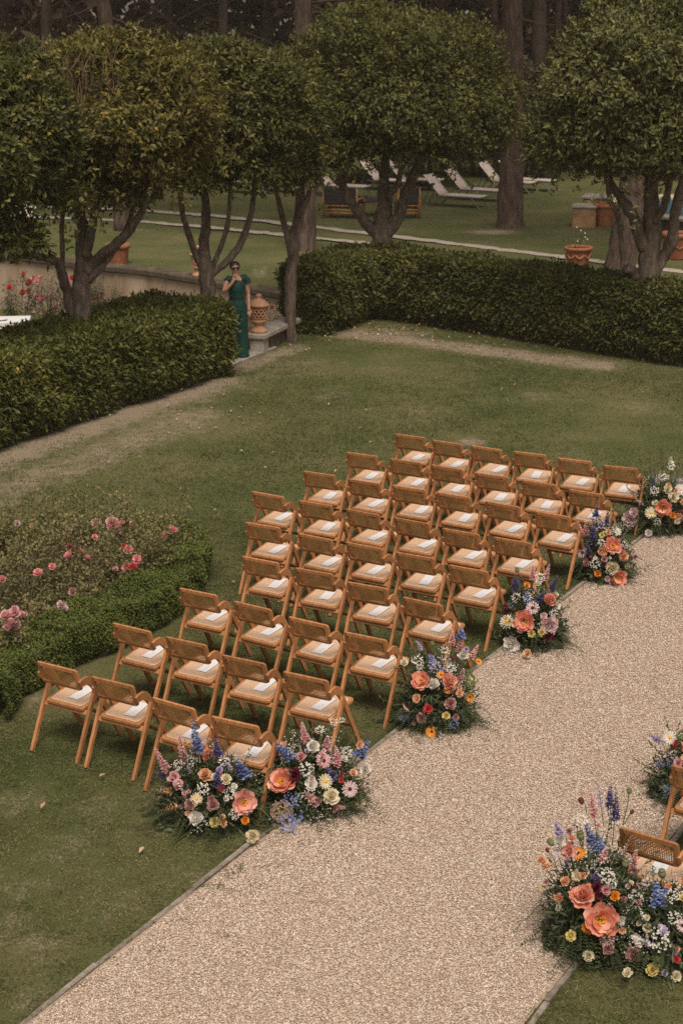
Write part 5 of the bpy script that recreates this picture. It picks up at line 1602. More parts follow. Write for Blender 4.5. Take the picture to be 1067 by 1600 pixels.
A1 = conv([('larkspur', 'pink', 62, 458, 34, 118, 560), ('larkspur', 'pink', 145, 398, 34, 192, 512), ('delphinium', 'blue', 212, 350, 48, 248, 480), ('delphinium', 'blue', 402, 488, 48, 440, 592), ('delphinium', 'purple', 318, 412, 34, 322, 495), ('delphinium', 'purple', 312, 540, 32, 325, 615),
 ('double', 'coral', 280, 487, 54), ('double', 'peach', 270, 566, 60), ('rose', 'cream', 358, 585, 48), ('peony', 'pinkcoral', 427, 672, 98), ('double', 'pink', 145, 578, 58), ('double', 'pink', 158, 605, 46), ('double', 'mauve', 212, 685, 48), ('double', 'mauve', 305, 692, 52), ('double', 'mauve', 292, 662, 34), ('double', 'white', 238, 740, 64), ('rose', 'yellow', 307, 757, 46), ('rose', 'peach', 343, 765, 32), ('rose', 'peach', 338, 738, 28), ('rose', 'orange', 430, 750, 36),
 ('airy', 'peach', 62, 618, 26, 142, 632), ('airy', 'peach', 82, 702, 26, 168, 688), ('gerbera', 'burgundy', 335, 618, 32), ('daisy', 'cream', 232, 662, 50), ('rose', 'white', 385, 612, 30), ('rose', 'lilac', 330, 545, 30), ('double', 'white', 305, 575, 36), ('head', 'white', 205, 512, 50), ('head', 'white', 345, 512, 44), ('head', 'white', 262, 622, 48), ('head', 'white', 370, 640, 50), ('head', 'white', 388, 720, 44), ('rose', 'pink', 185, 640, 22), ('rose', 'pink', 205, 634, 20), ('airy', 'purple', 65, 545, 22, 100, 575), ('rose', 'white', 350, 660, 26), ('thin', 'lilac', 365, 500, 26, 375, 545), ('head', 'white', 165, 520, 40), ('rose', 'peach', 200, 720, 26)], 220, 1000, 0.375)
A2 = conv([('larkspur', 'pink', 670, 352, 34, 692, 435), ('larkspur', 'pink', 782, 392, 32, 770, 462), ('larkspur', 'pink', 822, 450, 34, 815, 535), ('larkspur', 'pink', 678, 640, 46, 750, 692), ('larkspur', 'pink', 845, 688, 30, 790, 706), ('delphinium', 'blue', 575, 428, 48, 625, 505), ('delphinium', 'blue', 950, 430, 44, 900, 490), ('head', 'blue', 628, 668, 62), ('head', 'blue', 645, 730, 60), ('head', 'blue', 612, 772, 76), ('airy', 'purple', 792, 535, 34, 800, 580),
 ('double', 'white', 718, 450, 56), ('peony', 'coral', 592, 595, 104), ('rose', 'white', 708, 605, 54), ('double', 'burgundy', 644, 565, 62), ('daisy', 'pink', 763, 503, 60), ('daisy', 'cream', 545, 568, 50), ('rose', 'cream', 790, 655, 72), ('daisy', 'cream', 765, 590, 62), ('double', 'white', 930, 540, 50), ('rose', 'peach', 906, 435, 38), ('rose', 'peach', 880, 558, 36), ('head', 'pinkgreen', 590, 712, 88), ('daisy', 'blush', 868, 620, 66), ('rose', 'white', 842, 500, 34), ('rose', 'cream', 910, 680, 44), ('double', 'cream', 473, 818, 58), ('rose', 'red', 832, 582, 26), ('bud', 'x', 490, 525, 18), ('bud', 'x', 548, 508, 18), ('double', 'pink', 670, 490, 42), ('rose', 'blush', 712, 580, 34), ('head', 'white', 690, 540, 56), ('head', 'white', 850, 472, 50), ('head', 'white', 800, 345, 34), ('head', 'white', 750, 382, 40), ('head', 'white', 838, 340, 26), ('airy', 'pink', 770, 455, 30, 745, 505), ('rose', 'red', 833, 560, 22), ('rose', 'peach', 705, 660, 28), ('rose', 'lilac', 690, 470, 24)], 220, 1000, 0.375)
Bb = conv([('peony', 'coral', 212, 765, 104), ('double', 'coral', 350, 768, 96), ('double', 'peach', 372, 790, 60), ('double', 'white', 275, 785, 74), ('gerbera', 'orange', 520, 658, 40), ('gerbera', 'orange', 315, 730, 44), ('gerbera', 'orange', 357, 812, 50), ('gerbera', 'orange', 470, 852, 56), ('gerbera', 'orange', 262, 1045, 66), ('rose', 'peach', 190, 860, 54), ('rose', 'red', 245, 918, 56), ('double', 'mauve', 365, 888, 66), ('double', 'mauve', 210, 965, 58), ('rose', 'yellow', 342, 950, 46), ('double', 'mauve', 390, 962, 40), ('rose', 'cream', 108, 665, 48), ('rose', 'cream', 516, 760, 34), ('head', 'green', 465, 765, 88), ('double', 'white', 440, 625, 66), ('rose', 'peach', 415, 830, 46),
 ('larkspur', 'pink', 385, 478, 34, 376, 572), ('larkspur', 'pink', 432, 488, 34, 410, 612), ('larkspur', 'pink', 515, 565, 34, 478, 642), ('larkspur', 'pink', 450, 688, 34, 412, 772), ('delphinium', 'blue', 442, 468, 42, 422, 530), ('delphinium', 'blue', 262, 618, 40, 272, 668), ('thin', 'lilac', 188, 535, 34, 205, 592), ('airy', 'blue', 60, 970, 40, 150, 968), ('head', 'blue', 375, 988, 62), ('head', 'white', 188, 648, 62), ('head', 'lilac', 280, 690, 66), ('head', 'white', 335, 600, 50), ('head', 'white', 370, 700, 54), ('bud', 'x', 385, 632, 22), ('head', 'white', 205, 690, 40), ('rose', 'lilac', 455, 590, 34), ('rose', 'pink', 362, 680, 24), ('rose', 'peach', 415, 800, 30), ('pod', 'x', 268, 555, 26, 280, 620), ('rose', 'cream', 100, 965, 26)], 600, 850, 0.2812)
Cc = conv([('delphinium', 'purple', 718, 172, 38, 735, 262), ('delphinium', 'purple', 968, 172, 38, 918, 272), ('delphinium', 'purple', 885, 262, 36, 848, 332), ('larkspur', 'pink', 826, 118, 30, 820, 205), ('larkspur', 'pink', 918, 120, 32, 888, 212), ('airy', 'burgundy', 682, 322, 44, 690, 402), ('peony', 'coral', 778, 428, 114), ('double', 'coral', 910, 318, 80), ('daisy', 'cream', 685, 435, 82), ('daisy', 'blush', 825, 358, 74), ('double', 'white', 713, 555, 100), ('double', 'blush', 912, 450, 98), ('double', 'burgundy', 905, 512, 60), ('rose', 'yellow', 815, 496, 44), ('rose', 'yellow', 868, 492, 48), ('rose', 'peach', 800, 610, 52), ('rose', 'white', 950, 345, 50), ('rose', 'orange', 790, 235, 38), ('head', 'white', 740, 300, 60), ('head', 'white', 860, 190, 56), ('head', 'white', 800, 302, 48), ('rose', 'blush', 880, 400, 44), ('airy', 'blue', 790, 265, 34, 800, 335), ('head', 'blue', 705, 345, 40), ('rose', 'cream', 950, 290, 36), ('rose', 'peach', 945, 430, 34), ('bud', 'x', 765, 200, 24), ('pod', 'x', 738, 145, 26, 745, 210), ('head', 'white', 940, 385, 40), ('rose', 'white', 850, 225, 34)], 600, 850, 0.2812)
Dd = conv([('delphinium', 'purple', 520, 362, 36, 522, 442), ('delphinium', 'purple', 500, 458, 44, 505, 612), ('delphinium', 'purple', 590, 392, 36, 592, 512), ('delphinium', 'purple', 462, 598, 34, 487, 682), ('larkspur', 'pink', 398, 458, 34, 432, 542), ('larkspur', 'pink', 440, 460, 36, 472, 562), ('echinacea', 'blush', 440, 655, 70), ('peony', 'coral', 628, 610, 100), ('peony', 'coral', 657, 805, 106), ('double', 'peach', 560, 640, 66), ('double', 'peach', 690, 680, 68), ('rose', 'orange', 537, 782, 46), ('double', 'mauve', 470, 717, 50), ('rose', 'blush', 592, 812, 44), ('double', 'cream', 630, 750, 90), ('rose', 'yellow', 560, 545, 40), ('rose', 'peach', 600, 530, 40), ('rose', 'burgundy', 570, 725, 32), ('bud', 'x', 490, 685, 26), ('gerbera', 'burgundy', 765, 680, 28), ('head', 'white', 520, 720, 60), ('head', 'white', 640, 520, 56), ('head', 'white', 555, 590, 46), ('head', 'white', 690, 600, 46), ('rose', 'mauve', 575, 695, 44), ('daisy', 'white', 655, 525, 44), ('rose', 'cream', 712, 735, 40), ('airy', 'blue', 545, 455, 34, 560, 500), ('rose', 'coral', 680, 655, 50), ('rose', 'white', 520, 690, 30)], 800, 700, 0.2502)
Ee = conv([('delphinium', 'purple', 876, 183, 32, 880, 272), ('thin', 'lilac', 1012, 152, 34, 1012, 222), ('airy', 'white', 993, 55, 34, 990, 142), ('peony', 'coral', 942, 367, 100), ('double', 'blush', 735, 440, 98), ('double', 'blush', 765, 405, 66), ('daisy', 'cream', 865, 405, 74), ('rose', 'white', 850, 530, 50), ('rose', 'orange', 998, 418, 44), ('double', 'cream', 1005, 310, 66), ('double', 'peach', 1035, 420, 48), ('daisy', 'white', 1045, 262, 70), ('double', 'cream', 965, 262, 54), ('rose', 'coral', 1015, 270, 28), ('bud', 'x', 1060, 400, 26), ('rose', 'cream', 1025, 455, 40), ('head', 'white', 940, 192, 60), ('head', 'white', 892, 272, 56), ('rose', 'peach', 968, 240, 40), ('rose', 'cream', 890, 345, 42), ('head', 'lilac', 1050, 215, 44), ('head', 'white', 905, 460, 44), ('rose', 'mauve', 1060, 440, 40), ('rose', 'peach', 1060, 340, 40), ('double', 'white', 1085, 330, 60)], 800, 700, 0.2502)
F1 = conv([('larkspur', 'pink', 470, 358, 44, 492, 545), ('thin', 'lilac', 512, 322, 40, 530, 470), ('delphinium', 'purple', 572, 328, 44, 582, 485), ('delphinium', 'purple', 628, 375, 44, 608, 562), ('bud', 'x', 410, 425, 34, 440, 500), ('pod', 'x', 695, 365, 30, 655, 570), ('bud', 'x', 710, 490, 24, 660, 570), ('pod', 'x', 230, 672, 40, 350, 800), ('pod', 'x', 405, 632, 46, 420, 700), ('pod', 'x', 465, 790, 46, 470, 860), ('delphinium', 'blue', 455, 555, 62, 490, 735), ('delphinium', 'blue', 505, 640, 60, 530, 740), ('airy', 'pink', 545, 690, 40, 535, 800), ('gerbera', 'orange', 393, 745, 90), ('double', 'pinkcoral', 345, 728, 104), ('double', 'white', 285, 682, 72), ('double', 'coral', 425, 1000, 146), ('peony', 'coral', 520, 1125, 186), ('double', 'orange', 455, 1180, 70), ('double', 'burgundy', 500, 945, 64), ('double', 'burgundy', 520, 985, 46), ('rose', 'orange', 605, 992, 60), ('double', 'pink', 552, 950, 66), ('double', 'peach', 320, 912, 60), ('double', 'peach', 283, 1000, 60), ('rose', 'cream', 390, 868, 64), ('rose', 'yellow', 357, 1225, 66), ('rose', 'cream', 457, 1345, 66), ('echinacea', 'pink', 560, 1245, 84), ('double', 'mauve', 568, 1305, 66), ('double', 'white', 640, 1125, 64), ('rose', 'coral', 352, 660, 46), ('gerbera', 'burgundy', 345, 612, 40), ('airy', 'lilac', 262, 540, 44, 290, 640), ('head', 'lilac', 270, 745, 60), ('double', 'peach', 175, 780, 44), ('head', 'white', 400, 545, 80), ('head', 'white', 560, 880, 80), ('head', 'white', 590, 920, 56), ('larkspur', 'pink', 720, 705, 46, 722, 880), ('double', 'peach', 420, 870, 44), ('head', 'pink', 570, 1045, 50), ('rose', 'peach', 650, 1190, 46), ('bud', 'x', 208, 720, 24, 270, 850), ('rose', 'pink', 510, 580, 30), ('head', 'lilac', 330, 800, 56), ('rose', 'mauve', 205, 910, 34), ('airy', 'purple', 500, 840, 40, 500, 900), ('head', 'white', 480, 690, 50), ('rose', 'yellow', 180, 950, 22), ('airy', 'peach', 180, 760, 40, 215, 830), ('head', 'white', 290, 1060, 44)], 800, 1140, 0.2625)
F2 = conv([('pod', 'x', 890, 858, 46, 895, 930), ('pod', 'x', 672, 800, 42, 650, 905), ('delphinium', 'blue', 862, 925, 70, 868, 1055), ('delphinium', 'blue', 905, 935, 50, 885, 1020), ('double', 'mauve', 722, 1330, 86), ('rose', 'yellow', 833, 1427, 78), ('rose', 'cream', 695, 1455, 62), ('rose', 'cream', 975, 1470, 64), ('rose', 'red', 970, 1368, 46), ('rose', 'cream', 810, 1180, 56), ('daisy', 'blush', 1012, 1165, 70), ('airy', 'lilac', 880, 1165, 46, 905, 1215), ('rose', 'orange', 925, 945, 44), ('head', 'white', 750, 1000, 96), ('head', 'white', 940, 1000, 80), ('head', 'white', 875, 1240, 120), ('head', 'pink', 760, 945, 60), ('double', 'pink', 665, 1015, 44), ('rose', 'pink', 760, 1035, 34), ('head', 'white', 810, 920, 60), ('head', 'white', 965, 1120, 70), ('airy', 'white', 730, 1220, 46, 770, 1290), ('rose', 'yellow', 1010, 1010, 46), ('head', 'lilac', 820, 1275, 46), ('rose', 'lilac', 905, 1450, 40), ('rose', 'cream', 800, 1120, 36), ('head', 'white', 680, 1080, 50), ('rose', 'blush', 690, 940, 34), ('head', 'green', 870, 1380, 60), ('double', 'white', 1060, 1250, 70), ('rose', 'pink', 1060, 1060, 60)], 800, 1140, 0.2625)
Gg = conv([('daisy', 'white', 940, 50, 76), ('rose', 'red', 985, 85, 56), ('double', 'pink', 990, 200, 60), ('head', 'green', 1010, 40, 60), ('airy', 'lilac', 810, 40, 36, 890, 70), ('head', 'blue', 948, 190, 50), ('head', 'blue', 930, 365, 60), ('head', 'blue', 890, 205, 50), ('double', 'coral', 1050, 120, 90), ('head', 'white', 960, 145, 50), ('rose', 'peach', 1030, 170, 50), ('double', 'pink', 1040, 15, 60), ('rose', 'white', 1080, 70, 60)], 800, 1140, 0.2625)

def gpt(px, py, dz=0.0): 
    p = G(px, py); return (p.x, p.y, dz)
arrangement('left half of the nearest low flower mound, pink larkspur over a pink-coral peony', gpt(334, 1278), (0.46, 0.36, 0.50), A1, 201, 60, 900, 12, 10)
arrangement('right half of the nearest flower mound, coral peony beside a burgundy bloom', gpt(484, 1258), (0.44, 0.36, 0.52), A2, 202, 56, 900, 12, 10)
arrangement('flower mound with orange gerberas and pink larkspur, second along the left kerb', gpt(678, 1130), (0.36, 0.32, 0.58), Bb, 203, 60, 900, 10, 10)
arrangement('flower mound with a big white ruffled bloom, third along the left kerb', gpt(832, 1006), (0.32, 0.30, 0.56), Cc, 204, 50, 800, 9, 8)
arrangement('flower mound with tall purple delphiniums and two coral peonies, fourth along the kerb', gpt(944, 902), (0.30, 0.30, 0.60), Dd, 205, 46, 800, 9, 8)
arrangement('farthest flower mound with a pale pink bloom hanging out on its left', gpt(1030, 830), (0.42, 0.34, 0.66), Ee, 206, 50, 900, 10, 10)
arrangement('big bottom right flower mound with two huge coral peonies and purple spires', gpt(930, 1475), (0.36, 0.36, 0.72), F1, 207, 64, 1100, 12, 12)
arrangement('bottom right flower mound in front of the chair, blue delphinium and white umbels', gpt(1035, 1490), (0.38, 0.34, 0.50), F2, 208, 64, 1100, 14, 12)
arrangement('flower mound cut by the right edge with a white daisy and fern', gpt(1072, 1245), (0.30, 0.28, 0.50), Gg, 209, 36, 700, 6, 6)

# ------------------------------------------------------------------ rose bushes in the bed and by the wall
def rose_bush(label, loc, w, h, seed, blooms, n=380, group='rose bushes in the box-edged bed', mat='rose_leaf', cols=('rosepink',)):
    g = np.random.default_rng(seed)
    t = thing('rose_bush', label, 'rose bush', loc, 0, group)
    q = MB(); P = []
    tips = []
    for k in range(13):
        a = g.uniform(0, 6.28); r = g.uniform(0.15, 0.5) * w; hh = h * g.uniform(0.4, 1.4)
        b0 = Vector((math.cos(a) * 0.04, math.sin(a) * 0.04, 0.0)); e = Vector((math.cos(a) * r, math.sin(a) * r, hh))
        m_ = b0.lerp(e, 0.5) + Vector((math.cos(a) * 0.06, math.sin(a) * 0.06, 0.04))
        q.tube([b0, m_, e], [0.009, 0.007, 0.004], 5, cap=False)
        for i in range(n // 13):
            u = g.uniform(0.22, 1.0) ** 0.8
            p = (b0.lerp(m_, u * 2) if u < 0.5 else m_.lerp(e, u * 2 - 1)) + Vector(g.normal(size=3)) * 0.06 * w
            P.append((p.x, p.y, max(0.05, p.z)))
        tips.append(e)
    q.obj('stem', M['rose_stem'], t)['kind'] = 'stuff'
    P = np.array(P)
    A = unit(P * np.array([1, 1, 0.2]) + np.array([0, 0, 0.35]) + rand_dirs(len(P), g) * 0.4)
    c, d, up, l, w_, tone = rosettes(P, A, 5, 0.04, 0.024, g, 0.9, 0.03)
    tone = np.clip(tone * 0.8 + g.uniform(-0.12, 0.22), 0, 1)
    put('foliage', leaf_mesh('foliage', c, d, up, l, w_, tone, M[mat]), t)['kind'] = 'stuff'
    L = Vector(loc)
    for (px, py, s, col) in blooms:
        z = L.z + h * 0.98
        p = G(px, py, z) - L
        d = Vector((p.x, p.y))
        if d.length > w * 0.62:
            p = D(px, py, L.y - 0.1) - L
        pxm = F / (L + p - Vector((0, 0, H))).length
        n_ = 1 if s < 16 else (3 if s < 24 else 7)
        for k in range(n_):
            off = Vector(g.normal(size=3)) * (0 if n_ == 1 else s / pxm * 0.24)
            o = put('rose', bloom_mesh('rose', col, int(g.integers(0, 2))), t, loc=p + off + Vector((0, 0, 0.03)), scale=(s if n_ == 1 else s * 0.46) / pxm * 1.3)
            o.rotation_mode = 'QUATERNION'; o.rotation_quaternion = (Vector(g.normal(size=3)) * 0.45 + Vector((0, -0.6, 0.8))).to_track_quat('Z', 'Y')
    return t
M['rose_stem'] = mat_flat('rose_stem', (0.10, 0.085, 0.045), 0.7)
RB = [(555, 185, 95, 'pink'), (600, 165, 30, 'rosepink'), (638, 166, 26, 'rosepink'), (820, 182, 72, 'rosepink'), (350, 288, 50, 'rosepink'), (345, 325, 48, 'rosepink'), (402, 308, 40, 'rosepink'), (427, 338, 36, 'rosepink'), (467, 233, 28, 'rosepink'), (630, 295, 42, 'rosepink'), (608, 273, 20, 'red'), (543, 360, 38, 'pink'), (622, 378, 42, 'rosepink'), (652, 386, 48, 'red'), (675, 341, 40, 'rosepink'), (260, 377, 32, 'rosepink'), (190, 410, 42, 'rosepink'), (12, 440, 34, 'rosepink'), (358, 500, 40, 'pink'), (285, 572, 62, 'blush'), (60, 640, 112, 'pink'), (118, 605, 56, 'pink'), (92, 725, 44, 'pink'), (90, 165, 30, 'blush'), (342, 200, 30, 'pink'), (568, 388, 24, 'pink'), (300, 560, 30, 'blush'), (160, 178, 18, 'pink')]
RB = [(x * 0.3187, 770 + y * 0.3187, s * 0.3187, c) for x, y, s, c in RB]
spots = [(-25, 838), (40, 832), (110, 822), (178, 818), (240, 822), (-10, 872), (62, 868), (135, 862), (205, 858), (262, 846), (-30, 915), (45, 912), (112, 902), (160, 884), (214, 866), (-26, 952), (42, 938), (100, 922), (-14, 985), (22, 966)]
where = ['far left of the bed', 'left of the far side of the bed', 'middle of the far side', 'right of the far side of the bed', 'far corner of the bed by the curved box edging',
         'left edge, second line of bushes', 'second line, left of its middle', 'second line, right of its middle', 'second line, beside the big pink cluster', 'right end of the bed under the red-pink cluster',
         'left edge, middle line of bushes', 'middle line, left part', 'centre of the bed', 'middle line, right of the centre', 'middle line, tight against the box edging',
         'left edge, fourth line of bushes', 'fourth line, just behind the box edging', 'fourth line, right end behind the box edging', 'nearest the lower left edge of the bed', 'beside the pale pink cluster near the left edge']
gp_ = [G(x, y, 0.5) for x, y in spots]
asg = [[] for _ in spots]
for b_ in RB:
    p = G(b_[0], b_[1], 0.55)
    asg[min(range(len(spots)), key=lambda i: (gp_[i] - p).length)].append(b_)
for i, (x, y) in enumerate(spots):
    lb = ('rose bush with pink blooms, ' if asg[i] else 'leggy rose bush without blooms, ') + where[i]
    rose_bush(lb, (gp_[i].x, gp_[i].y, 0.03), random.uniform(0.62, 0.82) if i in (13, 14, 16, 17, 18, 19) else random.uniform(0.8, 1.0), random.uniform(0.34, 0.42) if i > 12 else random.uniform(0.5, 0.72), 300 + i, asg[i], 340)
wallr = [(30, 470, [(16, 452, 9, 'red'), (38, 432, 8, 'red'), (57, 437, 16, 'rosepink'), (47, 445, 12, 'red'), (36, 460, 9, 'red'), (47, 457, 10, 'red')], 'rose bush with red blooms nearest the left edge against the stained wall'),
         (72, 472, [(65, 471, 13, 'rosepink'), (58, 464, 8, 'pink'), (82, 464, 9, 'pink'), (90, 478, 8, 'pink'), (70, 492, 8, 'pink')], 'rose bush with one pink bloom in front of the stained wall'),
         (118, 470, [(114, 438, 10, 'red'), (119, 453, 11, 'red'), (84, 493, 9, 'rosepink')], 'rose bush with red blooms behind the trunk of the second tree'),
         (152, 474, [(146, 466, 9, 'red'), (150, 476, 14, 'peach'), (160, 462, 8, 'red')], 'rose bush with orange blooms right of the trunk of the second tree')]
for i, (x, y, bl, lb) in enumerate(wallr):
    c = D(x, 492, 38.8); c.z = -1.2
    rose_bush(lb, c, 1.25, 0.95, 330 + i, bl, 420, 'rose bushes below the retaining wall', 'floral_green')
c = D(412, 545, 34.0); c.z = -1.2
rose_bush('rose bush with one red bloom seen past the terracotta urn', c, 1.0, 1.15, 340, [(394, 501, 7, 'red'), (425, 483, 5, 'red')], 380, 'rose bushes below the retaining wall', 'floral_green')

# ------------------------------------------------------------------ the woman in green
def ring(mb, rings, n=16, mi=0, cap=True):
    vs = []
    for (x, y, z, rx, ry) in rings:
        for k in range(n):
            a = 2 * math.pi * k / n
            vs.append((x + rx * math.cos(a), y + ry * math.sin(a), z))
    fs = []
    for i in range(len(rings) - 1):
        for k in range(n):
            j = (k + 1) % n
            fs.append((i * n + k, i * n + j, i * n + n + j, i * n + n + k))
    if cap:
        fs.append(tuple(range(n - 1, -1, -1))); fs.append(tuple((len(rings) - 1) * n + k for k in range(n)))
    mb.add(vs, fs, mi)

woman = thing('person', 'woman in emerald jumpsuit and sunglasses beside the hedge, hand to her chin', 'person', (-1.795, 29.42, 0.0), 0.2)
# skeleton: x positive is her left (image right); she faces -y
sk = {'pel': ((0, 0, 0.93), 0.125), 'wai': ((0.0, -0.005, 1.08), 0.10), 'che': ((0.0, 0.0, 1.25), 0.12), 'ches': ((0, 0.005, 1.36), 0.075), 'nk': ((-0.01, -0.01, 1.44), 0.05), 'hd0': ((-0.018, -0.025, 1.52), 0.066), 'hd1': ((-0.022, -0.025, 1.58), 0.083), 'hd2': ((-0.022, -0.02, 1.64), 0.07),
      'shl': ((0.155, 0.0, 1.375), 0.05), 'ell': ((0.205, 0.02, 1.12), 0.036), 'wrl': ((0.205, -0.03, 0.89), 0.024), 'hal': ((0.205, -0.04, 0.83), 0.03),
      'shr': ((-0.155, 0.0, 1.375), 0.05), 'elr': ((-0.235, -0.10, 1.17), 0.038), 'wrr': ((-0.085, -0.17, 1.355), 0.025), 'har': ((-0.055, -0.165, 1.42), 0.03),
      'hil': ((0.085, 0, 0.86), 0.085), 'knl': ((0.09, -0.01, 0.48), 0.055), 'anl': ((0.085, 0.02, 0.09), 0.035), 'tol': ((0.09, -0.10, 0.035), 0.03),
      'hir': ((-0.085, 0, 0.86), 0.085), 'knr': ((-0.10, -0.03, 0.48), 0.055), 'anr': ((-0.10, -0.02, 0.09), 0.035), 'tor': ((-0.105, -0.14, 0.035), 0.03)}
keys = list(sk)
ed = [('pel', 'wai'), ('wai', 'che'), ('che', 'ches'), ('ches', 'nk'), ('nk', 'hd0'), ('hd0', 'hd1'), ('hd1', 'hd2'), ('ches', 'shl'), ('shl', 'ell'), ('ell', 'wrl'), ('wrl', 'hal'), ('ches', 'shr'), ('shr', 'elr'), ('elr', 'wrr'), ('wrr', 'har'), ('pel', 'hil'), ('hil', 'knl'), ('knl', 'anl'), ('anl', 'tol'), ('pel', 'hir'), ('hir', 'knr'), ('knr', 'anr'), ('anr', 'tor')]
me = bpy.data.meshes.new('body_skeleton')
me.from_pydata([sk[k][0] for k in keys], [(keys.index(a), keys.index(b_)) for a, b_ in ed], [])
tmp = bpy.data.objects.new('body_skeleton', me); COL.objects.link(tmp)
mo = tmp.modifiers.new('skin', 'SKIN')
for i, k in enumerate(keys):
    v = me.skin_vertices[0].data[i]; r_ = sk[k][1]
    v.radius = (r_, r_ * (0.8 if k in ('pel', 'wai', 'che', 'ches') else 1.0)); v.use_root = (k == 'pel')
mo2 = tmp.modifiers.new('sub', 'SUBSURF'); mo2.levels = 2
dg = bpy.context.evaluated_depsgraph_get()
bme = bpy.data.meshes.new_from_object(tmp.evaluated_get(dg))
bpy.data.objects.remove(tmp)
bm = bmesh.new(); bm.from_mesh(bme)
# nose, ears, fingers grow out of the same mesh
ex = MB()
hc = Vector((-0.022, -0.025, 1.57))
ex.ball((hc.x - 0.002, hc.y - 0.092, hc.z - 0.012), 0.016, 6, 5, 0, (0.8, 1.2, 1.4))
for sx in (-1, 1): ex.ball((hc.x + sx * 0.083, hc.y + 0.005, hc.z - 0.01), 0.02, 6, 5, 0, (0.4, 0.8, 1.4))
def fingers(wrist, palm, spread, curl):
    ax = (palm - wrist).normalized(); sd = ax.cross(curl).normalized()
    for i, ln in enumerate((0.066, 0.075, 0.07, 0.055)):
        b0 = palm + sd * (i - 1.5) * 0.017 + ax * 0.012
        ex.tube([b0, b0 + ax * ln * 0.5 + curl * 0.006, b0 + ax * ln * 0.85 + curl * 0.026], [0.0085, 0.008, 0.006], 6)
    b0 = palm - sd * 0.03 - ax * 0.02
    ex.tube([b0, b0 - sd * 0.018 + ax * 0.03 + curl * 0.01, b0 - sd * 0.014 + ax * 0.055 + curl * 0.02], [0.0095, 0.0085, 0.007], 6)
fingers(Vector(sk['wrl'][0]), Vector(sk['hal'][0]), 1, Vector((-0.3, -0.8, 0)).normalized())
fingers(Vector(sk['wrr'][0]), Vector(sk['har'][0]), 1, Vector((0.2, 0.9, 0.1)).normalized())
m2 = ex.mesh('extra', M['skin'], True)
bm.from_mesh(m2)
bme2 = bpy.data.meshes.new('body'); bm.to_mesh(bme2); bm.free()
bme2.materials.clear(); bme2.materials.append(M['skin'])
bme2.polygons.foreach_set('use_smooth', [True] * len(bme2.polygons))
put('body', bme2, woman)
q = MB()
ring(q, [(0, 0, 0.76, 0.178, 0.128), (0, 0, 0.83, 0.18, 0.135), (0, 0, 0.90, 0.174, 0.132), (0, 0, 0.98, 0.155, 0.118), (0, -0.002, 1.07, 0.126, 0.10), (0, -0.006, 1.16, 0.138, 0.112), (0, -0.012, 1.25, 0.155, 0.128), (0, -0.005, 1.32, 0.152, 0.108), (0, 0.0, 1.37, 0.135, 0.08), (0.02, 0.004, 1.405, 0.10, 0.06)], 20, 0, False)
# wide legs to the ground
for sx, kx, ky in ((1, 0.088, 0.0), (-1, -0.098, -0.02)):
    ring(q, [(sx * 0.078, 0, 0.92, 0.095, 0.122), (kx, 0, 0.75, 0.104, 0.118), (kx * 0.95, ky * 0.6, 0.48, 0.104, 0.108), (kx * 0.98, ky, 0.22, 0.108, 0.116), (kx * 1.0, ky, 0.045, 0.116, 0.128)], 18, 0, False)
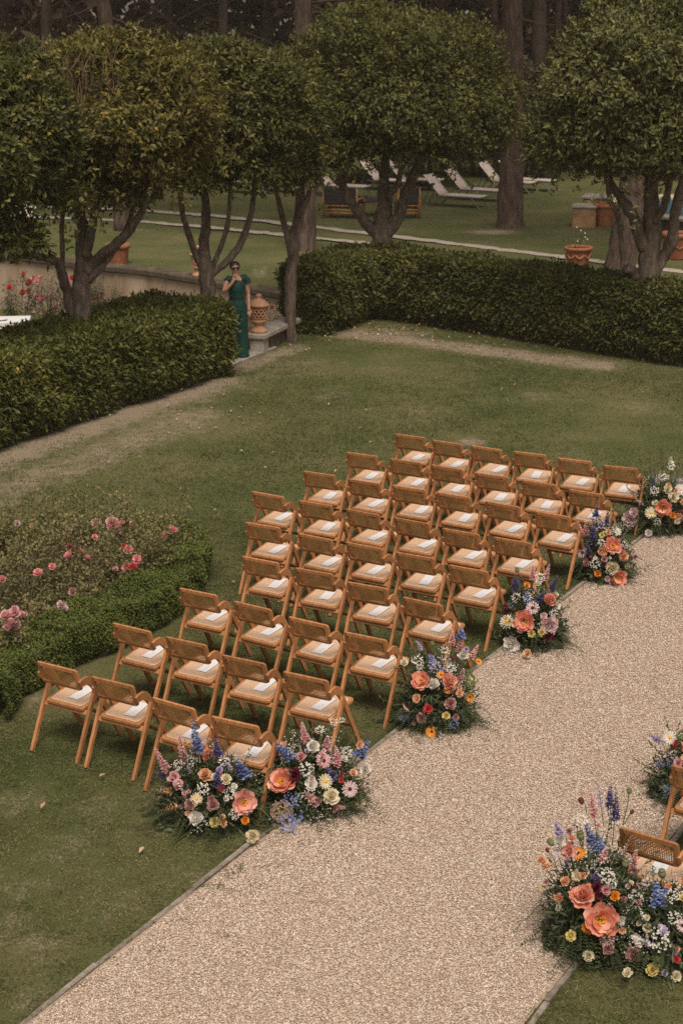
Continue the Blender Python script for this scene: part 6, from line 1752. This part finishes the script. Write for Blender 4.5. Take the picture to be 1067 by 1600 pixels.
# cap sleeve and gathered shoulder on her left, strap on her right
q.tube([(0.085, 0.0, 1.385), (0.14, 0.0, 1.395), (0.185, 0.005, 1.345), (0.195, 0.008, 1.305)], [0.062, 0.066, 0.062, 0.066], 12, cap=False)
q.tube([(-0.075, 0.0, 1.37), (-0.13, 0.0, 1.385), (-0.175, 0.0, 1.335)], [0.058, 0.062, 0.055], 12, cap=False)
suit = q.obj('jumpsuit', M['emerald'], woman, True)
q = MB(); ring(q, [(0, -0.002, 1.035, 0.136, 0.107), (0, -0.003, 1.075, 0.131, 0.105)], 20); q.obj('belt', M['black'], woman)
q = MB()
q.ball((hc.x, hc.y + 0.032, hc.z + 0.034), 0.094, 14, 9, 0, (0.97, 0.98, 0.86))
q.tube([(hc.x, hc.y + 0.08, hc.z + 0.01), (hc.x + 0.02, hc.y + 0.115, hc.z - 0.03), (hc.x + 0.03, hc.y + 0.105, hc.z - 0.12), (hc.x + 0.035, hc.y + 0.10, hc.z - 0.2)], [0.045, 0.045, 0.035, 0.015], 9)
q.obj('hair', M['hair'], woman, True)
q = MB()
for sx in (-1, 1):
    q.ball((hc.x + sx * 0.034, hc.y - 0.083, hc.z + 0.012), 0.030, 10, 6, 0, (1.05, 0.35, 0.85))
    q.tube([(hc.x + sx * 0.066, hc.y - 0.06, hc.z + 0.016), (hc.x + sx * 0.088, hc.y + 0.01, hc.z + 0.014)], 0.005, 5)
q.tube([(hc.x - 0.012, hc.y - 0.092, hc.z + 0.016), (hc.x + 0.012, hc.y - 0.092, hc.z + 0.016)], 0.005, 5)
q.obj('sunglasses', M['black'], woman, True)
q = MB(); q.tube([(hc.x - 0.022, hc.y - 0.083, hc.z - 0.05), (hc.x, hc.y - 0.09, hc.z - 0.048), (hc.x + 0.022, hc.y - 0.083, hc.z - 0.05)], [0.004, 0.008, 0.004], 6)
q.obj('mouth', mat_flat('lips', (0.36, 0.09, 0.08), 0.5), woman, True)
for sx, k in ((1, 'l'), (-1, 'r')):
    a, b_ = Vector(sk['an' + k][0]), Vector(sk['to' + k][0])
    q = MB(); q.tube([a + Vector((0, 0.03, -0.07)), a + Vector((0, -0.02, -0.05)), b_ + Vector((0, 0.01, -0.005)), b_ + Vector((0, -0.03, -0.012))], [0.02, 0.035, 0.036, 0.018], 8)
    q.obj('shoe', M['black'], woman, True)

# ------------------------------------------------------------------ thin warm haze added to lift the dark tones of the wood
hz = bpy.data.materials.new('haze_air'); hz.use_nodes = True
nt = hz.node_tree; nt.nodes.remove(nt.nodes['Principled BSDF'])
pvn = nt.nodes.new('ShaderNodeVolumePrincipled')
pvn.inputs['Density'].default_value = 0.0005
pvn.inputs['Color'].default_value = (0.95, 0.80, 0.66, 1)
nt.links.new(pvn.outputs[0], nt.nodes['Material Output'].inputs['Volume'])
q = MB(); q.box((0, 300, 9.0), (812, 812, 23.0)); tag(q.obj('haze', hz), kind='stuff')
